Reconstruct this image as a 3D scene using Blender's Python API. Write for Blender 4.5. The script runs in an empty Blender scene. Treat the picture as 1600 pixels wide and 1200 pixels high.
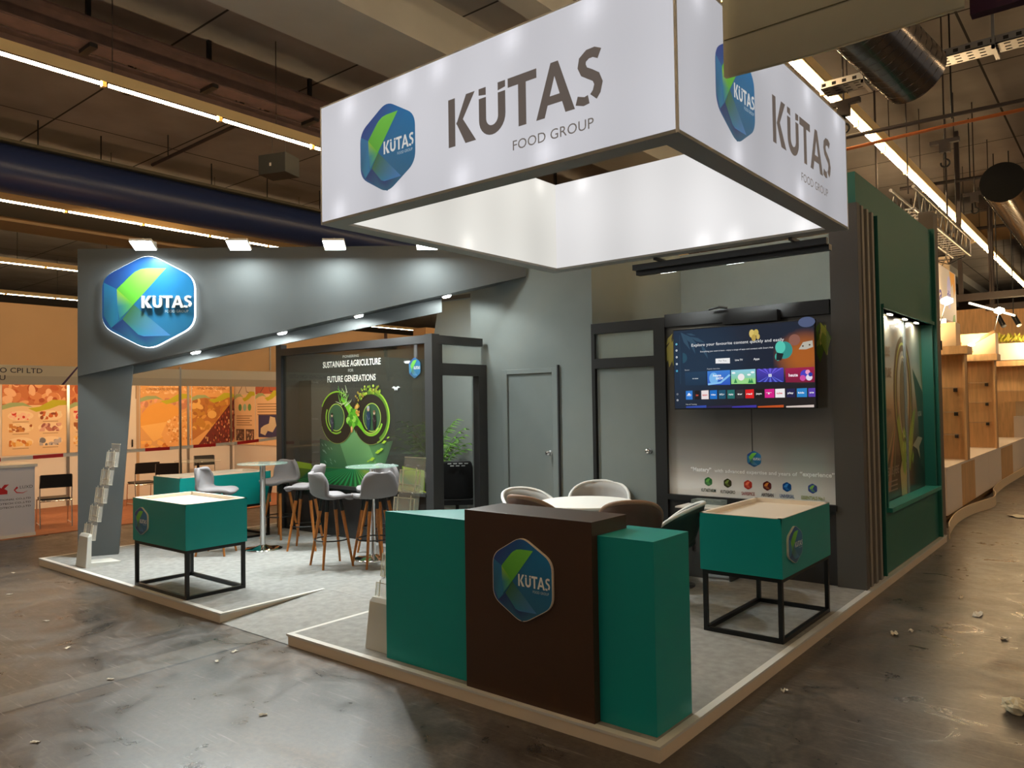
import bpy, math, random
from mathutils import Vector, Matrix
random.seed(7)
C = bpy.context.scene.collection
SC = bpy.context.scene
PI = math.pi

# ------------------------------------------------------------------ camera, world, exposure, hall light
def set_camera():
    yaw, pit, rol = math.radians(39.288), math.radians(1.5243), math.radians(-0.8694)
    F = Vector((-math.sin(yaw)*math.cos(pit), math.cos(yaw)*math.cos(pit), math.sin(pit)))
    R = Vector((math.cos(yaw), math.sin(yaw), 0)); U = R.cross(F)
    R2 = R*math.cos(rol)+U*math.sin(rol); U2 = U*math.cos(rol)-R*math.sin(rol)
    cd = bpy.data.cameras.new('camera'); cam = bpy.data.objects.new('camera', cd); C.objects.link(cam)
    m = Matrix((R2, U2, -F)).transposed().to_4x4(); m.translation = Vector((1.9568, -3.5483, 1.8648))
    cam.matrix_world = m
    cd.sensor_width = 36; cd.lens = 1192.08/1600*36; cd.clip_start = .05; cd.clip_end = 200
    SC.camera = cam
set_camera()
W = bpy.data.worlds.new('world'); SC.world = W; W.use_nodes = True
W.node_tree.nodes['Background'].inputs[0].default_value = (1, .93, .86, 1)
W.node_tree.nodes['Background'].inputs[1].default_value = .15
SC.view_settings.view_transform = 'Standard'; SC.view_settings.look = 'None'
SC.view_settings.gamma = 1; SC.view_settings.use_curve_mapping = False
SC.view_settings.exposure = 0.0
K_STRIP = 48.0      # radiance of the hall's fluorescent tubes
K_BOX = .92         # radiance of the white light boxes

def lamp(name, kind, loc, power, color=(1,1,1), aim=None, size=.1, sizey=None, spot=None, blend=.4):
    d = bpy.data.lights.new(name, kind); o = bpy.data.objects.new(name, d); C.objects.link(o)
    o.location = loc; d.energy = power; d.color = color
    if kind == 'AREA':
        d.size = size
        if sizey: d.shape = 'RECTANGLE'; d.size_y = sizey
    elif kind == 'SPOT':
        d.shadow_soft_size = size; d.spot_size = math.radians(spot or 90); d.spot_blend = blend
    else: d.shadow_soft_size = size
    if aim: o.rotation_euler = (Vector(aim)-Vector(loc)).to_track_quat('-Z', 'Y').to_euler()
    return o

# ------------------------------------------------------------------ materials
def lin(c):
    if isinstance(c, str): c = tuple(int(c[i:i+2], 16) for i in (0, 2, 4))
    return tuple((v/255/12.92 if v/255 <= .04045 else ((v/255+.055)/1.055)**2.4) for v in c)
MATS = {}
def mat(name, col='808080', rough=.6, metal=0., emis=0., emcol=None, noise=0., nscale=8., bump=0., bscale=200., alpha=1., spec=.5, trans=0., ior=1.45, stretch=None, coat=0.):
    if name in MATS: return MATS[name]
    m = bpy.data.materials.new(name); m.use_nodes = True; nt = m.node_tree; b = nt.nodes['Principled BSDF']
    c = lin(col); b.inputs['Base Color'].default_value = (*c, 1); b.inputs['Roughness'].default_value = rough
    b.inputs['Metallic'].default_value = metal; b.inputs['Specular IOR Level'].default_value = spec
    b.inputs['Alpha'].default_value = alpha; b.inputs['Transmission Weight'].default_value = trans; b.inputs['IOR'].default_value = ior
    b.inputs['Coat Weight'].default_value = coat
    if emis: b.inputs['Emission Color'].default_value = (*lin(emcol or col), 1); b.inputs['Emission Strength'].default_value = emis
    tc = nt.nodes.new('ShaderNodeTexCoord')
    if noise:
        n = nt.nodes.new('ShaderNodeTexNoise'); n.inputs['Scale'].default_value = nscale; n.inputs['Detail'].default_value = 5
        if stretch:
            mp = nt.nodes.new('ShaderNodeMapping'); mp.inputs['Scale'].default_value = stretch
            nt.links.new(tc.outputs['Object'], mp.inputs[0]); nt.links.new(mp.outputs[0], n.inputs['Vector'])
        else: nt.links.new(tc.outputs['Object'], n.inputs['Vector'])
        mr = nt.nodes.new('ShaderNodeMapRange'); mr.inputs[1].default_value = .3; mr.inputs[2].default_value = .7
        mr.inputs[3].default_value = 1-noise; mr.inputs[4].default_value = 1+noise
        nt.links.new(n.outputs['Fac'], mr.inputs[0])
        mx = nt.nodes.new('ShaderNodeMix'); mx.data_type = 'RGBA'; mx.blend_type = 'MULTIPLY'; mx.inputs[0].default_value = 1
        mx.inputs[6].default_value = (*c, 1); nt.links.new(mr.outputs[0], mx.inputs[7])
        nt.links.new(mx.outputs[2], b.inputs['Base Color'])
    if bump:
        n2 = nt.nodes.new('ShaderNodeTexNoise'); n2.inputs['Scale'].default_value = bscale; n2.inputs['Detail'].default_value = 3
        nt.links.new(tc.outputs['Object'], n2.inputs['Vector'])
        bp = nt.nodes.new('ShaderNodeBump'); bp.inputs['Strength'].default_value = bump; bp.inputs['Distance'].default_value = .01
        nt.links.new(n2.outputs['Fac'], bp.inputs['Height']); nt.links.new(bp.outputs[0], b.inputs['Normal'])
    MATS[name] = m; return m

def paint_mat(name, rough=.5, emis=0., alpha=1., coat=0.):
    if name in MATS: return MATS[name]
    m = bpy.data.materials.new(name); m.use_nodes = True; nt = m.node_tree; b = nt.nodes['Principled BSDF']
    a = nt.nodes.new('ShaderNodeVertexColor'); a.layer_name = 'Col'
    nt.links.new(a.outputs[0], b.inputs['Base Color']); b.inputs['Roughness'].default_value = rough; b.inputs['Alpha'].default_value = alpha
    b.inputs['Coat Weight'].default_value = coat
    if emis:
        nt.links.new(a.outputs[0], b.inputs['Emission Color']); b.inputs['Emission Strength'].default_value = emis
        if emis >= .5: b.inputs['Base Color'].default_value = (.02,.02,.02,1); [nt.links.remove(l) for l in list(b.inputs['Base Color'].links)]
    MATS[name] = m; return m

def concrete_floor():
    m = bpy.data.materials.new('polished_concrete'); m.use_nodes = True; nt = m.node_tree; b = nt.nodes['Principled BSDF']
    N = nt.nodes.new; L = nt.links.new
    tc = N('ShaderNodeTexCoord')
    def noise(sc, det=6, rough=.6, dist=0):
        n = N('ShaderNodeTexNoise'); n.inputs['Scale'].default_value = sc; n.inputs['Detail'].default_value = det
        n.inputs['Roughness'].default_value = rough; n.inputs['Distortion'].default_value = dist
        L(tc.outputs['Object'], n.inputs['Vector']); return n
    big = noise(.35, 6, .65, .6); mid = noise(2.2, 8, .7, 1.2); fine = noise(26, 6, .75)
    r = N('ShaderNodeValToRGB'); L(big.outputs['Fac'], r.inputs[0]); cr = r.color_ramp
    cr.elements[0].position = .3; cr.elements[0].color = (*lin('38302b'), 1)
    cr.elements[1].position = .7; cr.elements[1].color = (*lin('6b5845'), 1)
    e = cr.elements.new(.5); e.color = (*lin('504943'), 1)
    r2 = N('ShaderNodeValToRGB'); L(mid.outputs['Fac'], r2.inputs[0]); c2 = r2.color_ramp
    c2.elements[0].position = .32; c2.elements[0].color = (.36, .35, .35, 1); c2.elements[1].position = .68; c2.elements[1].color = (1.4, 1.36, 1.32, 1)
    mx = N('ShaderNodeMix'); mx.data_type = 'RGBA'; mx.blend_type = 'MULTIPLY'; mx.inputs[0].default_value = .85
    L(r.outputs[0], mx.inputs[6]); L(r2.outputs[0], mx.inputs[7])
    r3 = N('ShaderNodeValToRGB'); L(fine.outputs['Fac'], r3.inputs[0]); c3 = r3.color_ramp
    c3.elements[0].position = .35; c3.elements[0].color = (.5, .5, .5, 1); c3.elements[1].position = .72; c3.elements[1].color = (1.5, 1.5, 1.5, 1)
    mx2 = N('ShaderNodeMix'); mx2.data_type = 'RGBA'; mx2.blend_type = 'MULTIPLY'; mx2.inputs[0].default_value = .8
    L(mx.outputs[2], mx2.inputs[6]); L(r3.outputs[0], mx2.inputs[7])
    # the long ground-out joint strips that run with the hall's grid
    sx = N('ShaderNodeSeparateXYZ'); L(tc.outputs['Object'], sx.inputs[0])
    def band(centre, half, fac_col):
        s = N('ShaderNodeMath'); s.operation = 'SUBTRACT'; L(sx.outputs['X'], s.inputs[0]); s.inputs[1].default_value = centre
        a = N('ShaderNodeMath'); a.operation = 'ABSOLUTE'; L(s.outputs[0], a.inputs[0])
        g = N('ShaderNodeMath'); g.operation = 'LESS_THAN'; L(a.outputs[0], g.inputs[0]); g.inputs[1].default_value = half
        return g
    g1 = band(-3.70, .15, None); g2 = band(-3.44, .085, None); g3 = band(-3.53, .014, None)
    cur = mx2.outputs[2]
    for g, col, f in ((g1, '7a746c', .35), (g2, '4e4238', .7), (g3, '1c1816', .95)):
        q = N('ShaderNodeMath'); q.operation = 'MULTIPLY'; L(g.outputs[0], q.inputs[0]); q.inputs[1].default_value = f
        mm = N('ShaderNodeMix'); mm.data_type = 'RGBA'; L(q.outputs[0], mm.inputs[0]); L(cur, mm.inputs[6]); mm.inputs[7].default_value = (*lin(col), 1)
        cur = mm.outputs[2]
    # scratches
    mp = N('ShaderNodeMapping'); mp.inputs['Rotation'].default_value = (0, 0, .7); mp.inputs['Scale'].default_value = (1, 14, 1)
    L(tc.outputs['Object'], mp.inputs[0]); sn = N('ShaderNodeTexNoise'); sn.inputs['Scale'].default_value = 3.1; sn.inputs['Detail'].default_value = 9
    sn.inputs['Distortion'].default_value = .8; L(mp.outputs[0], sn.inputs['Vector'])
    r4 = N('ShaderNodeValToRGB'); L(sn.outputs['Fac'], r4.inputs[0]); c4 = r4.color_ramp
    c4.elements[0].position = .60; c4.elements[0].color = (0, 0, 0, 1); c4.elements[1].position = .76; c4.elements[1].color = (.7, .7, .7, 1)
    ms = N('ShaderNodeMix'); ms.data_type = 'RGBA'; L(r4.outputs[0], ms.inputs[0]); L(cur, ms.inputs[6]); ms.inputs[7].default_value = (*lin('8b847c'), 1)
    L(ms.outputs[2], b.inputs['Base Color'])
    rr = N('ShaderNodeMapRange'); L(mid.outputs['Fac'], rr.inputs[0]); rr.inputs[1].default_value = .3; rr.inputs[2].default_value = .7
    rr.inputs[3].default_value = .22; rr.inputs[4].default_value = .5; L(rr.outputs[0], b.inputs['Roughness'])
    b.inputs['Specular IOR Level'].default_value = .5
    bp = N('ShaderNodeBump'); bp.inputs['Strength'].default_value = .25; bp.inputs['Distance'].default_value = .004
    L(fine.outputs['Fac'], bp.inputs['Height']); L(bp.outputs[0], b.inputs['Normal'])
    return m

def ceiling_mat():
    m = bpy.data.materials.new('concrete_ceiling'); m.use_nodes = True; nt = m.node_tree; b = nt.nodes['Principled BSDF']
    N = nt.nodes.new; L = nt.links.new
    tc = N('ShaderNodeTexCoord'); br = N('ShaderNodeTexBrick'); L(tc.outputs['Object'], br.inputs['Vector'])
    br.offset = 0; br.inputs['Scale'].default_value = 1; br.inputs['Brick Width'].default_value = 3.65; br.inputs['Row Height'].default_value = 2.4
    br.inputs['Mortar Size'].default_value = .02
    br.inputs['Color1'].default_value = (*lin('9a9189'), 1); br.inputs['Color2'].default_value = (*lin('8e867e'), 1); br.inputs['Mortar'].default_value = (*lin('2c2622'), 1)
    n = N('ShaderNodeTexNoise'); n.inputs['Scale'].default_value = .7; n.inputs['Detail'].default_value = 7; L(tc.outputs['Object'], n.inputs['Vector'])
    mr = N('ShaderNodeMapRange'); L(n.outputs['Fac'], mr.inputs[0]); mr.inputs[1].default_value = .3; mr.inputs[2].default_value = .7; mr.inputs[3].default_value = .75; mr.inputs[4].default_value = 1.15
    mx = N('ShaderNodeMix'); mx.data_type = 'RGBA'; mx.blend_type = 'MULTIPLY'; mx.inputs[0].default_value = 1
    L(br.outputs['Color'], mx.inputs[6]); L(mr.outputs[0], mx.inputs[7]); L(mx.outputs[2], b.inputs['Base Color']); b.inputs['Roughness'].default_value = .9
    return m

def glass_mat(name, tint='d8e4e0', clear=.8, rough=.03):
    """thin sheet: part clear, part reflecting / body colour"""
    if name in MATS: return MATS[name]
    m = bpy.data.materials.new(name); m.use_nodes = True; nt = m.node_tree; N = nt.nodes.new; L = nt.links.new
    b = nt.nodes['Principled BSDF']; b.inputs['Base Color'].default_value = (*lin(tint), 1); b.inputs['Roughness'].default_value = rough
    b.inputs['Specular IOR Level'].default_value = .8
    t = N('ShaderNodeBsdfTransparent'); mx = N('ShaderNodeMixShader'); mx.inputs[0].default_value = clear
    out = nt.nodes['Material Output']; L(b.outputs[0], mx.inputs[1]); L(t.outputs[0], mx.inputs[2]); L(mx.outputs[0], out.inputs[0])
    MATS[name] = m; return m

M_wall = mat('grey_painted_board', '7d8482', .75, noise=.03, nscale=3)
M_fasc = mat('slate_grey_paint', '565a5b', .6, noise=.03, nscale=3)
M_dframe = mat('anthracite_frame', '3a3a3b', .45)
M_black = mat('black_metal', '0d0d0e', .38)
M_teal = mat('teal_laminate', '0a9390', .36, noise=.02, nscale=2)
M_brown = mat('dark_brown_laminate', '452f20', .36)
M_cream = mat('cream_laminate', 'e8dccb', .42)
M_white = mat('white_laminate', 'f0eee9', .4)
M_carpet = mat('grey_felt_carpet', '8f8e8b', .95, noise=.16, nscale=14, bump=.5, bscale=260)
M_alu = mat('white_aluminium_trim', 'cfcdc8', .35)
M_plinth = mat('cream_plinth_board', 'd9c8b2', .5)
M_chrome = mat('chrome', 'dcdcdc', .07, metal=1)
M_steel = mat('brushed_steel', 'a5a5a5', .3, metal=1)
M_wood = mat('oak_leg', 'a8672c', .5, noise=.2, nscale=20, stretch=(8, 8, 1))
M_fabric = mat('grey_upholstery', '858183', .9, bump=.3, bscale=500)
M_lgrey = mat('light_grey_plastic', 'c9c8c2', .5)
M_acryl = glass_mat('clear_acrylic', 'efeae0', .82, .08)
M_glass = glass_mat('clear_glass', 'cfe0da', .80, .02)
M_oak = mat('oak_board', 'd6aa78', .55, noise=.16, nscale=3, stretch=(6, 6, .6))
M_orange = mat('warm_white_panel', 'e2c8a4', .7)
M_pgrey = mat('white_system_panel', 'd5cfc6', .6)
M_darksteel = mat('dark_pipe', '3a302c', .6)
M_tubeW = mat('warm_tube', 'fff0cf', .5, emis=K_STRIP, emcol='ffe2b4')
M_refl = mat('lamp_reflector', 'dcc08c', .5)
M_led = mat('cool_led', 'ffffff', .5, emis=22, emcol='f2fbff')
M_galv = mat('galvanised_steel', 'a8a6a4', .33, metal=.9)

# ------------------------------------------------------------------ mesh building
def basis(o, X, Y, Z=None):
    X = Vector(X).normalized(); Y = Vector(Y).normalized(); Z = Vector(Z).normalized() if Z else X.cross(Y).normalized()
    m = Matrix((X, Y, Z)).transposed().to_4x4(); m.translation = Vector(o); return m
class MB:
    def __init__(s): s.v = []; s.f = []; s.sm = []
    def add(s, vs, fs, M=None, smooth=False):
        n = len(s.v)
        s.v += [(M @ Vector(p)) if M else Vector(p) for p in vs]
        s.f += [tuple(i+n for i in f) for f in fs]; s.sm += [smooth]*len(fs); return s
    def box(s, x0, x1, y0, y1, z0, z1, M=None):
        return s.add([(x0,y0,z0),(x1,y0,z0),(x1,y1,z0),(x0,y1,z0),(x0,y0,z1),(x1,y0,z1),(x1,y1,z1),(x0,y1,z1)],
                     [(3,2,1,0),(4,5,6,7),(0,1,5,4),(1,2,6,5),(2,3,7,6),(3,0,4,7)], M)
    def prism(s, poly, z0, z1, M=None, smooth=False):
        n = len(poly); vs = [(x, y, z0) for x, y in poly]+[(x, y, z1) for x, y in poly]
        s.add(vs, [tuple(range(n-1, -1, -1)), tuple(range(n, 2*n))], M)
        return s.add(vs, [(i, (i+1) % n, n+(i+1) % n, n+i) for i in range(n)], M, smooth)
    def loft(s, rings, cap=True, closed=False, M=None, smooth=True):
        k = len(rings[0]); vs = [p for r in rings for p in r]; fs = []
        m = len(rings)
        for i in range(m if closed else m-1):
            a = i*k; b = ((i+1) % m)*k
            for j in range(k): fs.append((a+j, a+(j+1) % k, b+(j+1) % k, b+j))
        s.add(vs, fs, M, smooth)
        if cap and not closed: s.add(rings[0], [tuple(range(k-1, -1, -1))], M); s.add(rings[-1], [tuple(range(k))], M)
        return s
    def grid(s, rows, M=None, smooth=True, double=0):
        k = len(rows[0]); vs = [p for r in rows for p in r]
        return s.add(vs, [(i*k+j, i*k+j+1, (i+1)*k+j+1, (i+1)*k+j) for i in range(len(rows)-1) for j in range(k-1)], M, smooth)
    def tube(s, pts, r, n=10, closed=False, M=None, cap=True):
        pts = [Vector(p) for p in pts]; rr = r if isinstance(r, (list, tuple)) else [r]*len(pts); rings = []; up = None
        for i, p in enumerate(pts):
            a = pts[i-1] if (i or closed) else p; b = pts[(i+1) % len(pts)] if (i < len(pts)-1 or closed) else p
            d = (b-a).normalized()
            if up is None or abs(up.dot(d)) > .98: up = Vector((0, 0, 1)) if abs(d.z) < .9 else Vector((1, 0, 0))
            x = up.cross(d).normalized(); y = d.cross(x).normalized(); up = y
            rings.append([p+(x*math.cos(2*PI*j/n)+y*math.sin(2*PI*j/n))*rr[i] for j in range(n)])
        return s.loft(rings, cap, closed, M)
    def bar(s, a, b, w, h=None, M=None):
        a = Vector(a); b = Vector(b); h = h or w; d = (b-a).normalized(); up = Vector((0,0,1)) if abs(d.z) < .95 else Vector((0,1,0))
        x = d.cross(up).normalized()*w/2; y = x.cross(d).normalized()*h/2
        r = lambda p: [p-x-y, p+x-y, p+x+y, p-x+y]
        return s.loft([r(a), r(b)], M=M, smooth=False)
    def lathe(s, prof, c=(0,0,0), n=32, M=None, smooth=True):
        cx, cy, cz = c
        rings = [[(cx+r*math.cos(2*PI*j/n), cy+r*math.sin(2*PI*j/n), cz+z) for j in range(n)] for r, z in prof]
        return s.loft(rings, M=M, smooth=smooth)
    def cyl(s, a, b, r, n=16, M=None): return s.tube([a, b], r, n, M=M)
    def build(s, name, m, parent=None, bevel=0, loc=None, world=True, solid=0, sub=0):
        """world=True: the vertices are world coordinates, moved into the parent's frame"""
        me = bpy.data.meshes.new(name)
        off = Vector((0, 0, 0))
        if parent is not None and world:
            p = parent
            while p is not None: off = off+p.location; p = p.parent
        if parent is None and loc is not None: off = Vector(loc)
        me.from_pydata([v-off for v in s.v], [], s.f); me.update()
        for p, q in zip(me.polygons, s.sm): p.use_smooth = q
        for x in (m if isinstance(m, list) else [m]): me.materials.append(x)
        o = bpy.data.objects.new(name, me); C.objects.link(o)
        if parent is not None: o.parent = parent
        elif loc is not None: o.location = loc
        if sub: md = o.modifiers.new('sub', 'SUBSURF'); md.levels = sub; md.render_levels = sub
        if solid: md = o.modifiers.new('solid', 'SOLIDIFY'); md.thickness = solid; md.offset = 0
        if bevel: md = o.modifiers.new('bevel', 'BEVEL'); md.width = bevel; md.segments = 2; md.limit_method = 'ANGLE'
        return o
def tag(o, label=None, cat=None, group=None, kind=None):
    if label: o['label'] = label
    if cat: o['category'] = cat
    if group: o['group'] = group
    if kind: o['kind'] = kind
    return o
def thing(name, label, cat, loc=(0,0,0), rz=0, group=None):
    o = bpy.data.objects.new(name, None); C.objects.link(o); o.location = loc; o.rotation_euler = (0, 0, rz)
    o.empty_display_size = .1
    return tag(o, label, cat, group)
def box(name, m, x0, x1, y0, y1, z0, z1, parent=None, bevel=0, world=True):
    return MB().box(x0, x1, y0, y1, z0, z1).build(name, m, parent, bevel, world=world)
def struct(name, o): o.name = name; o['kind'] = 'structure'; return o
def copy_tree(o, parent=None):
    c = o.copy(); C.objects.link(c); c.parent = parent
    for ch in list(o.children): copy_tree(ch, c)
    return c

# ------------------------------------------------------------------ flat printed artwork
_tx = {}
def text_mesh(s, bold=0):
    k = (s, bold)
    if k not in _tx:
        cu = bpy.data.curves.new('t', 'FONT'); cu.body = s; cu.size = 1; cu.offset = bold; cu.resolution_u = 3; cu.space_character = 1.02
        ob = bpy.data.objects.new('t', cu); C.objects.link(ob); bpy.context.view_layer.update()
        me = bpy.data.meshes.new_from_object(ob.evaluated_get(bpy.context.evaluated_depsgraph_get()))
        vs = [(v.co.x, v.co.y) for v in me.vertices]; fs = [tuple(p.vertices) for p in me.polygons]
        bpy.data.objects.remove(ob); bpy.data.curves.remove(cu); bpy.data.meshes.remove(me)
        if not vs: vs = [(0, 0)]; fs = []
        x0 = min(v[0] for v in vs); x1 = max(v[0] for v in vs); y0 = min(v[1] for v in vs); y1 = max(v[1] for v in vs)
        _tx[k] = (vs, fs, x0, x1, y0, y1)
    return _tx[k]
def ribbon(pts, w):
    out = []
    L = []
    for i, p in enumerate(pts):
        a = pts[max(i-1, 0)]; b = pts[min(i+1, len(pts)-1)]
        dx, dy = b[0]-a[0], b[1]-a[1]; d = math.hypot(dx, dy) or 1
        ww = w[i] if isinstance(w, (list, tuple)) else w
        L.append(((p[0]-dy/d*ww/2, p[1]+dx/d*ww/2), (p[0]+dy/d*ww/2, p[1]-dx/d*ww/2)))
    for i in range(len(L)-1): out.append([L[i][1], L[i+1][1], L[i+1][0], L[i][0]])
    return out
def arc(cx, cy, rx, ry, a0, a1, n=16): return [(cx+rx*math.cos(math.radians(a0+(a1-a0)*i/n)), cy+ry*math.sin(math.radians(a0+(a1-a0)*i/n))) for i in range(n+1)]
def kutas():
    """the five custom letters, cap height 1, origin bottom left, 3.76 wide"""
    P = [[(0,0),(.19,0),(.19,1),(0,1)], [(.22,.44),(.36,.44),(.74,1),(.50,1)], [(.22,.47),(.47,0),(.76,0),(.36,.58)]]
    u = [(.94,.80),(.94,.36)]+arc(1.19,.36,.25,.26,180,360,14)+[(1.44,.80)]
    P += ribbon(u, .19)
    P += [[(.845,.87),(1.035,.84),(1.035,1.0),(.845,1.0)], [(1.345,.84),(1.535,.87),(1.535,1.0),(1.345,1.0)]]
    P += [[(1.60,.82),(2.30,.82),(2.30,1),(1.60,1)], [(1.855,0),(2.045,0),(2.045,.82),(1.855,.82)]]
    P += [[(2.28,0),(2.48,0),(2.80,1),(2.63,1)], [(2.95,0),(3.16,0),(2.80,1),(2.63,1)], [(2.44,.22),(3.0,.22),(2.95,.38),(2.49,.38)]]
    P += ribbon([(3.70,.86),(3.58,.92),(3.45,.915),(3.34,.84),(3.32,.73),(3.37,.62),(3.50,.54),(3.62,.46),(3.67,.34),(3.63,.20),(3.56,.12)], .18)
    P += ribbon([(3.46,.10),(3.36,.08),(3.20,.13)], .16)
    return P
class Paint:
    def __init__(s, o, U, V, lay=.0009):
        s.o = Vector(o); s.U = Vector(U).normalized(); s.V = Vector(V).normalized(); s.N = s.U.cross(s.V).normalized()
        s.lay = lay; s.g = []
    def _add(s, pts, faces, cols, layer):
        s.g.append((layer, [(p[0], p[1]) for p in pts], faces, [cols[i] if isinstance(cols, list) else cols for i in range(len(pts))]))
    def poly(s, pts, col, layer=1):
        c = [lin(k) for k in col] if isinstance(col, list) else lin(col)
        s._add(pts, [tuple(range(len(pts)))], c, layer); return s
    def fan(s, centre, pts, fn, layer=1):
        q = [centre]+list(pts); n = len(pts)
        s._add(q, [(0, 1+i, 1+(i+1) % n) for i in range(n)], [lin(fn(p)) for p in q], layer); return s
    def rect(s, x0, x1, y0, y1, col, layer=1, top=None):
        return s.poly([(x0,y0),(x1,y0),(x1,y1),(x0,y1)], [col, col, top, top] if top else col, layer)
    def ell(s, cx, cy, rx, ry, col, layer=1, n=28, a0=0, a1=360): return s.poly(arc(cx, cy, rx, ry, a0, a1, n)[:-1 if a1-a0 == 360 else None], col, layer)
    def line(s, pts, w, col, layer=1):
        for q in ribbon(pts, w): s.poly(q, col, layer)
        return s
    def text(s, t, x, y, h, col, layer=2, bold=0, align='L', width=None):
        vs, fs, x0, x1, y0, y1 = text_mesh(t, bold); k = h/.72
        kx = (width/(x1-x0)) if width else k
        dx = {'L': -x0*kx, 'C': -(x0+x1)/2*kx, 'R': -x1*kx}[align]
        s._add([(x+v[0]*kx+dx, y+v[1]*k) for v in vs], fs, lin(col), layer); return s
    def polys(s, P, x, y, kx, ky, col, layer):
        for p in P: s.poly([(x+a*kx, y+b*ky) for a, b in p], col, layer)
        return s
    def grid(s, x0, x1, y0, y1, nx, ny, fn, layer=1):
        pts = [(x0+(x1-x0)*i/nx, y0+(y1-y0)*j/ny) for j in range(ny+1) for i in range(nx+1)]
        s._add(pts, [(j*(nx+1)+i, j*(nx+1)+i+1, (j+1)*(nx+1)+i+1, (j+1)*(nx+1)+i) for j in range(ny) for i in range(nx)], [tuple(fn(*p)) for p in pts], layer); return s
    def build(s, name, m, parent=None, world=True):
        me = bpy.data.meshes.new(name); off = Vector((0, 0, 0))
        if parent is not None and world:
            p = parent
            while p is not None: off = off+p.location; p = p.parent
        s.v = []; s.c = []; s.f = []; st = 4e-5 if len(s.g) < 120 else 1.6e-5; h = 0; last = None
        for L, pts, faces, cols in sorted(s.g, key=lambda q: q[0]):   # every colour patch sits a hair above the one before it
            h += st+(.0003 if L != last and last is not None else 0); last = L; n = len(s.v)
            s.v += [s.o+s.U*p[0]+s.V*p[1]+s.N*(h+.0002) for p in pts]; s.c += cols; s.f += [tuple(i+n for i in f) for f in faces]
        me.from_pydata([v-off for v in s.v], [], s.f); me.update()
        a = me.color_attributes.new('Col', 'FLOAT_COLOR', 'POINT')
        a.data.foreach_set('color', [x for c in s.c for x in (*c, 1.)])
        me.materials.append(m); o = bpy.data.objects.new(name, me); C.objects.link(o); o.parent = parent
        return o
def mixc(a, b, t):
    t = max(0, min(1, t)); A = [int(a[i:i+2], 16) for i in (0, 2, 4)]; B = [int(b[i:i+2], 16) for i in (0, 2, 4)]
    return '%02x%02x%02x' % tuple(int(round(x+(y-x)*t)) for x, y in zip(A, B))
def hex_outline(rx, ry, n=6, rr=.30):
    """pointed-top hexagon with soft corners"""
    V = [(0, 1.06*ry), (rx, .54*ry), (rx, -.54*ry), (0, -1.06*ry), (-rx, -.54*ry), (-rx, .54*ry)]; out = []
    for i in range(6):
        p = Vector(V[i]); a = Vector(V[i-1]); b = Vector(V[(i+1) % 6]); d1 = (a-p); d2 = (b-p)
        q1 = p+d1*rr*.8; q2 = p+d2*rr*.8
        for k in range(n+1):
            t = k/n; out.append(tuple(q1*(1-t)**2+p*2*t*(1-t)+q2*t*t))
    return out[::-1]
def emblem(P, cx, cy, rx, ry, L=1, pal=None, words=True, small=True):
    pal = pal or dict(a='28408c', b='1478b4', c='2d6482', g1='78d24b', g2='5fb43c', g3='9bc832', t='2f7f9c', k1='3c6e46', k2='4a82c0', f='23386e', l='2a78a8')
    X = lambda u, v: (cx+u*rx, cy+v*ry)
    def base(p):
        u = (p[0]-cx)/rx; v = (p[1]-cy)/ry
        return mixc(mixc(pal['c'], pal['b'], (v+1)/2+.15*u), pal['a'], .9*max(0, min(1, (-u*.9+v*.5)/.9)))
    out = [(cx+a, cy+b) for a, b in hex_outline(rx*.985, ry*.985)]
    mids = out
    P.fan((cx, cy), mids, base, L)
    P.poly([X(-.96,.42), X(-.68,.28), X(-.64,-.42), X(-.80,-.57), X(-.97,-.30)], [pal['l'], pal['l'], pal['l'], pal['t'], pal['c']], L+1)
    P.poly([X(-.80,-.57), X(-.55,-.38), X(-.1,-.76), X(.49,-.75), X(0,-1.0), X(-.3,-.87)], [pal['f'], pal['f'], pal['f'], pal['c'], pal['c'], pal['c']], L+1)
    P.poly([X(-.32,-.06), X(.49,-.75), X(-.1,-.76), X(-.22,-.72), X(-.56,-.38)], [pal['k1'], pal['k2'], pal['k2'], pal['t'], pal['k1']], L+2)
    P.poly([X(-.68,.28), X(-.32,-.06), X(-.80,-.57), X(-.62,-.40)], [pal['g3'], pal['g2'], pal['t'], pal['t']], L+3)
    P.poly([X(-.68,.28), X(-.67,-.10), X(-.62,-.40), X(-.80,-.57), X(-.32,-.06)], [pal['g3'], pal['t'], pal['t'], pal['t'], pal['g2']], L+3)
    P.poly([X(.40,.74), X(-.02,.74), X(-.16,.72), X(-.28,.66), X(-.36,.60), X(-.68,.28), X(-.32,-.06)], [pal['g1'], pal['g1'], pal['g1'], pal['g1'], pal['g2'], pal['g2'], pal['g2']], L+4)
    if words:
        P.polys(kutas(), cx-.11*rx, cy-.15*ry, rx*1.05/3.76, ry*.29, 'f4f2ee', L+5)
        if small: P.text('FOOD GROUP', cx+.38*rx, cy-.26*ry, ry*.065, 'c8d8e0', L+5, width=rx*.52)
def plaque(parent, o, U, V, rx, ry, depth=.02, rim=None, pm=None, words=True):
    """raised hexagonal plaque (one part) with the printed emblem as its sub-part"""
    U = Vector(U).normalized(); V = Vector(V).normalized(); N = U.cross(V)
    M = basis(o, U, V, N)
    pl = MB().prism(hex_outline(rx, ry), 0, depth, M, smooth=True).build('logo_plaque', rim or M_cream, parent)
    P = Paint(Vector(o)+N*depth, U, V); emblem(P, 0, 0, rx, ry, 1, words=words)
    P.build('emblem', pm or paint_mat('printed_gloss', .35), pl)
    return pl
PM = paint_mat('printed_gloss', .35)
PMM = paint_mat('printed_matt', .8)
PME = paint_mat('backlit_print', .5, emis=.62)
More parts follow.
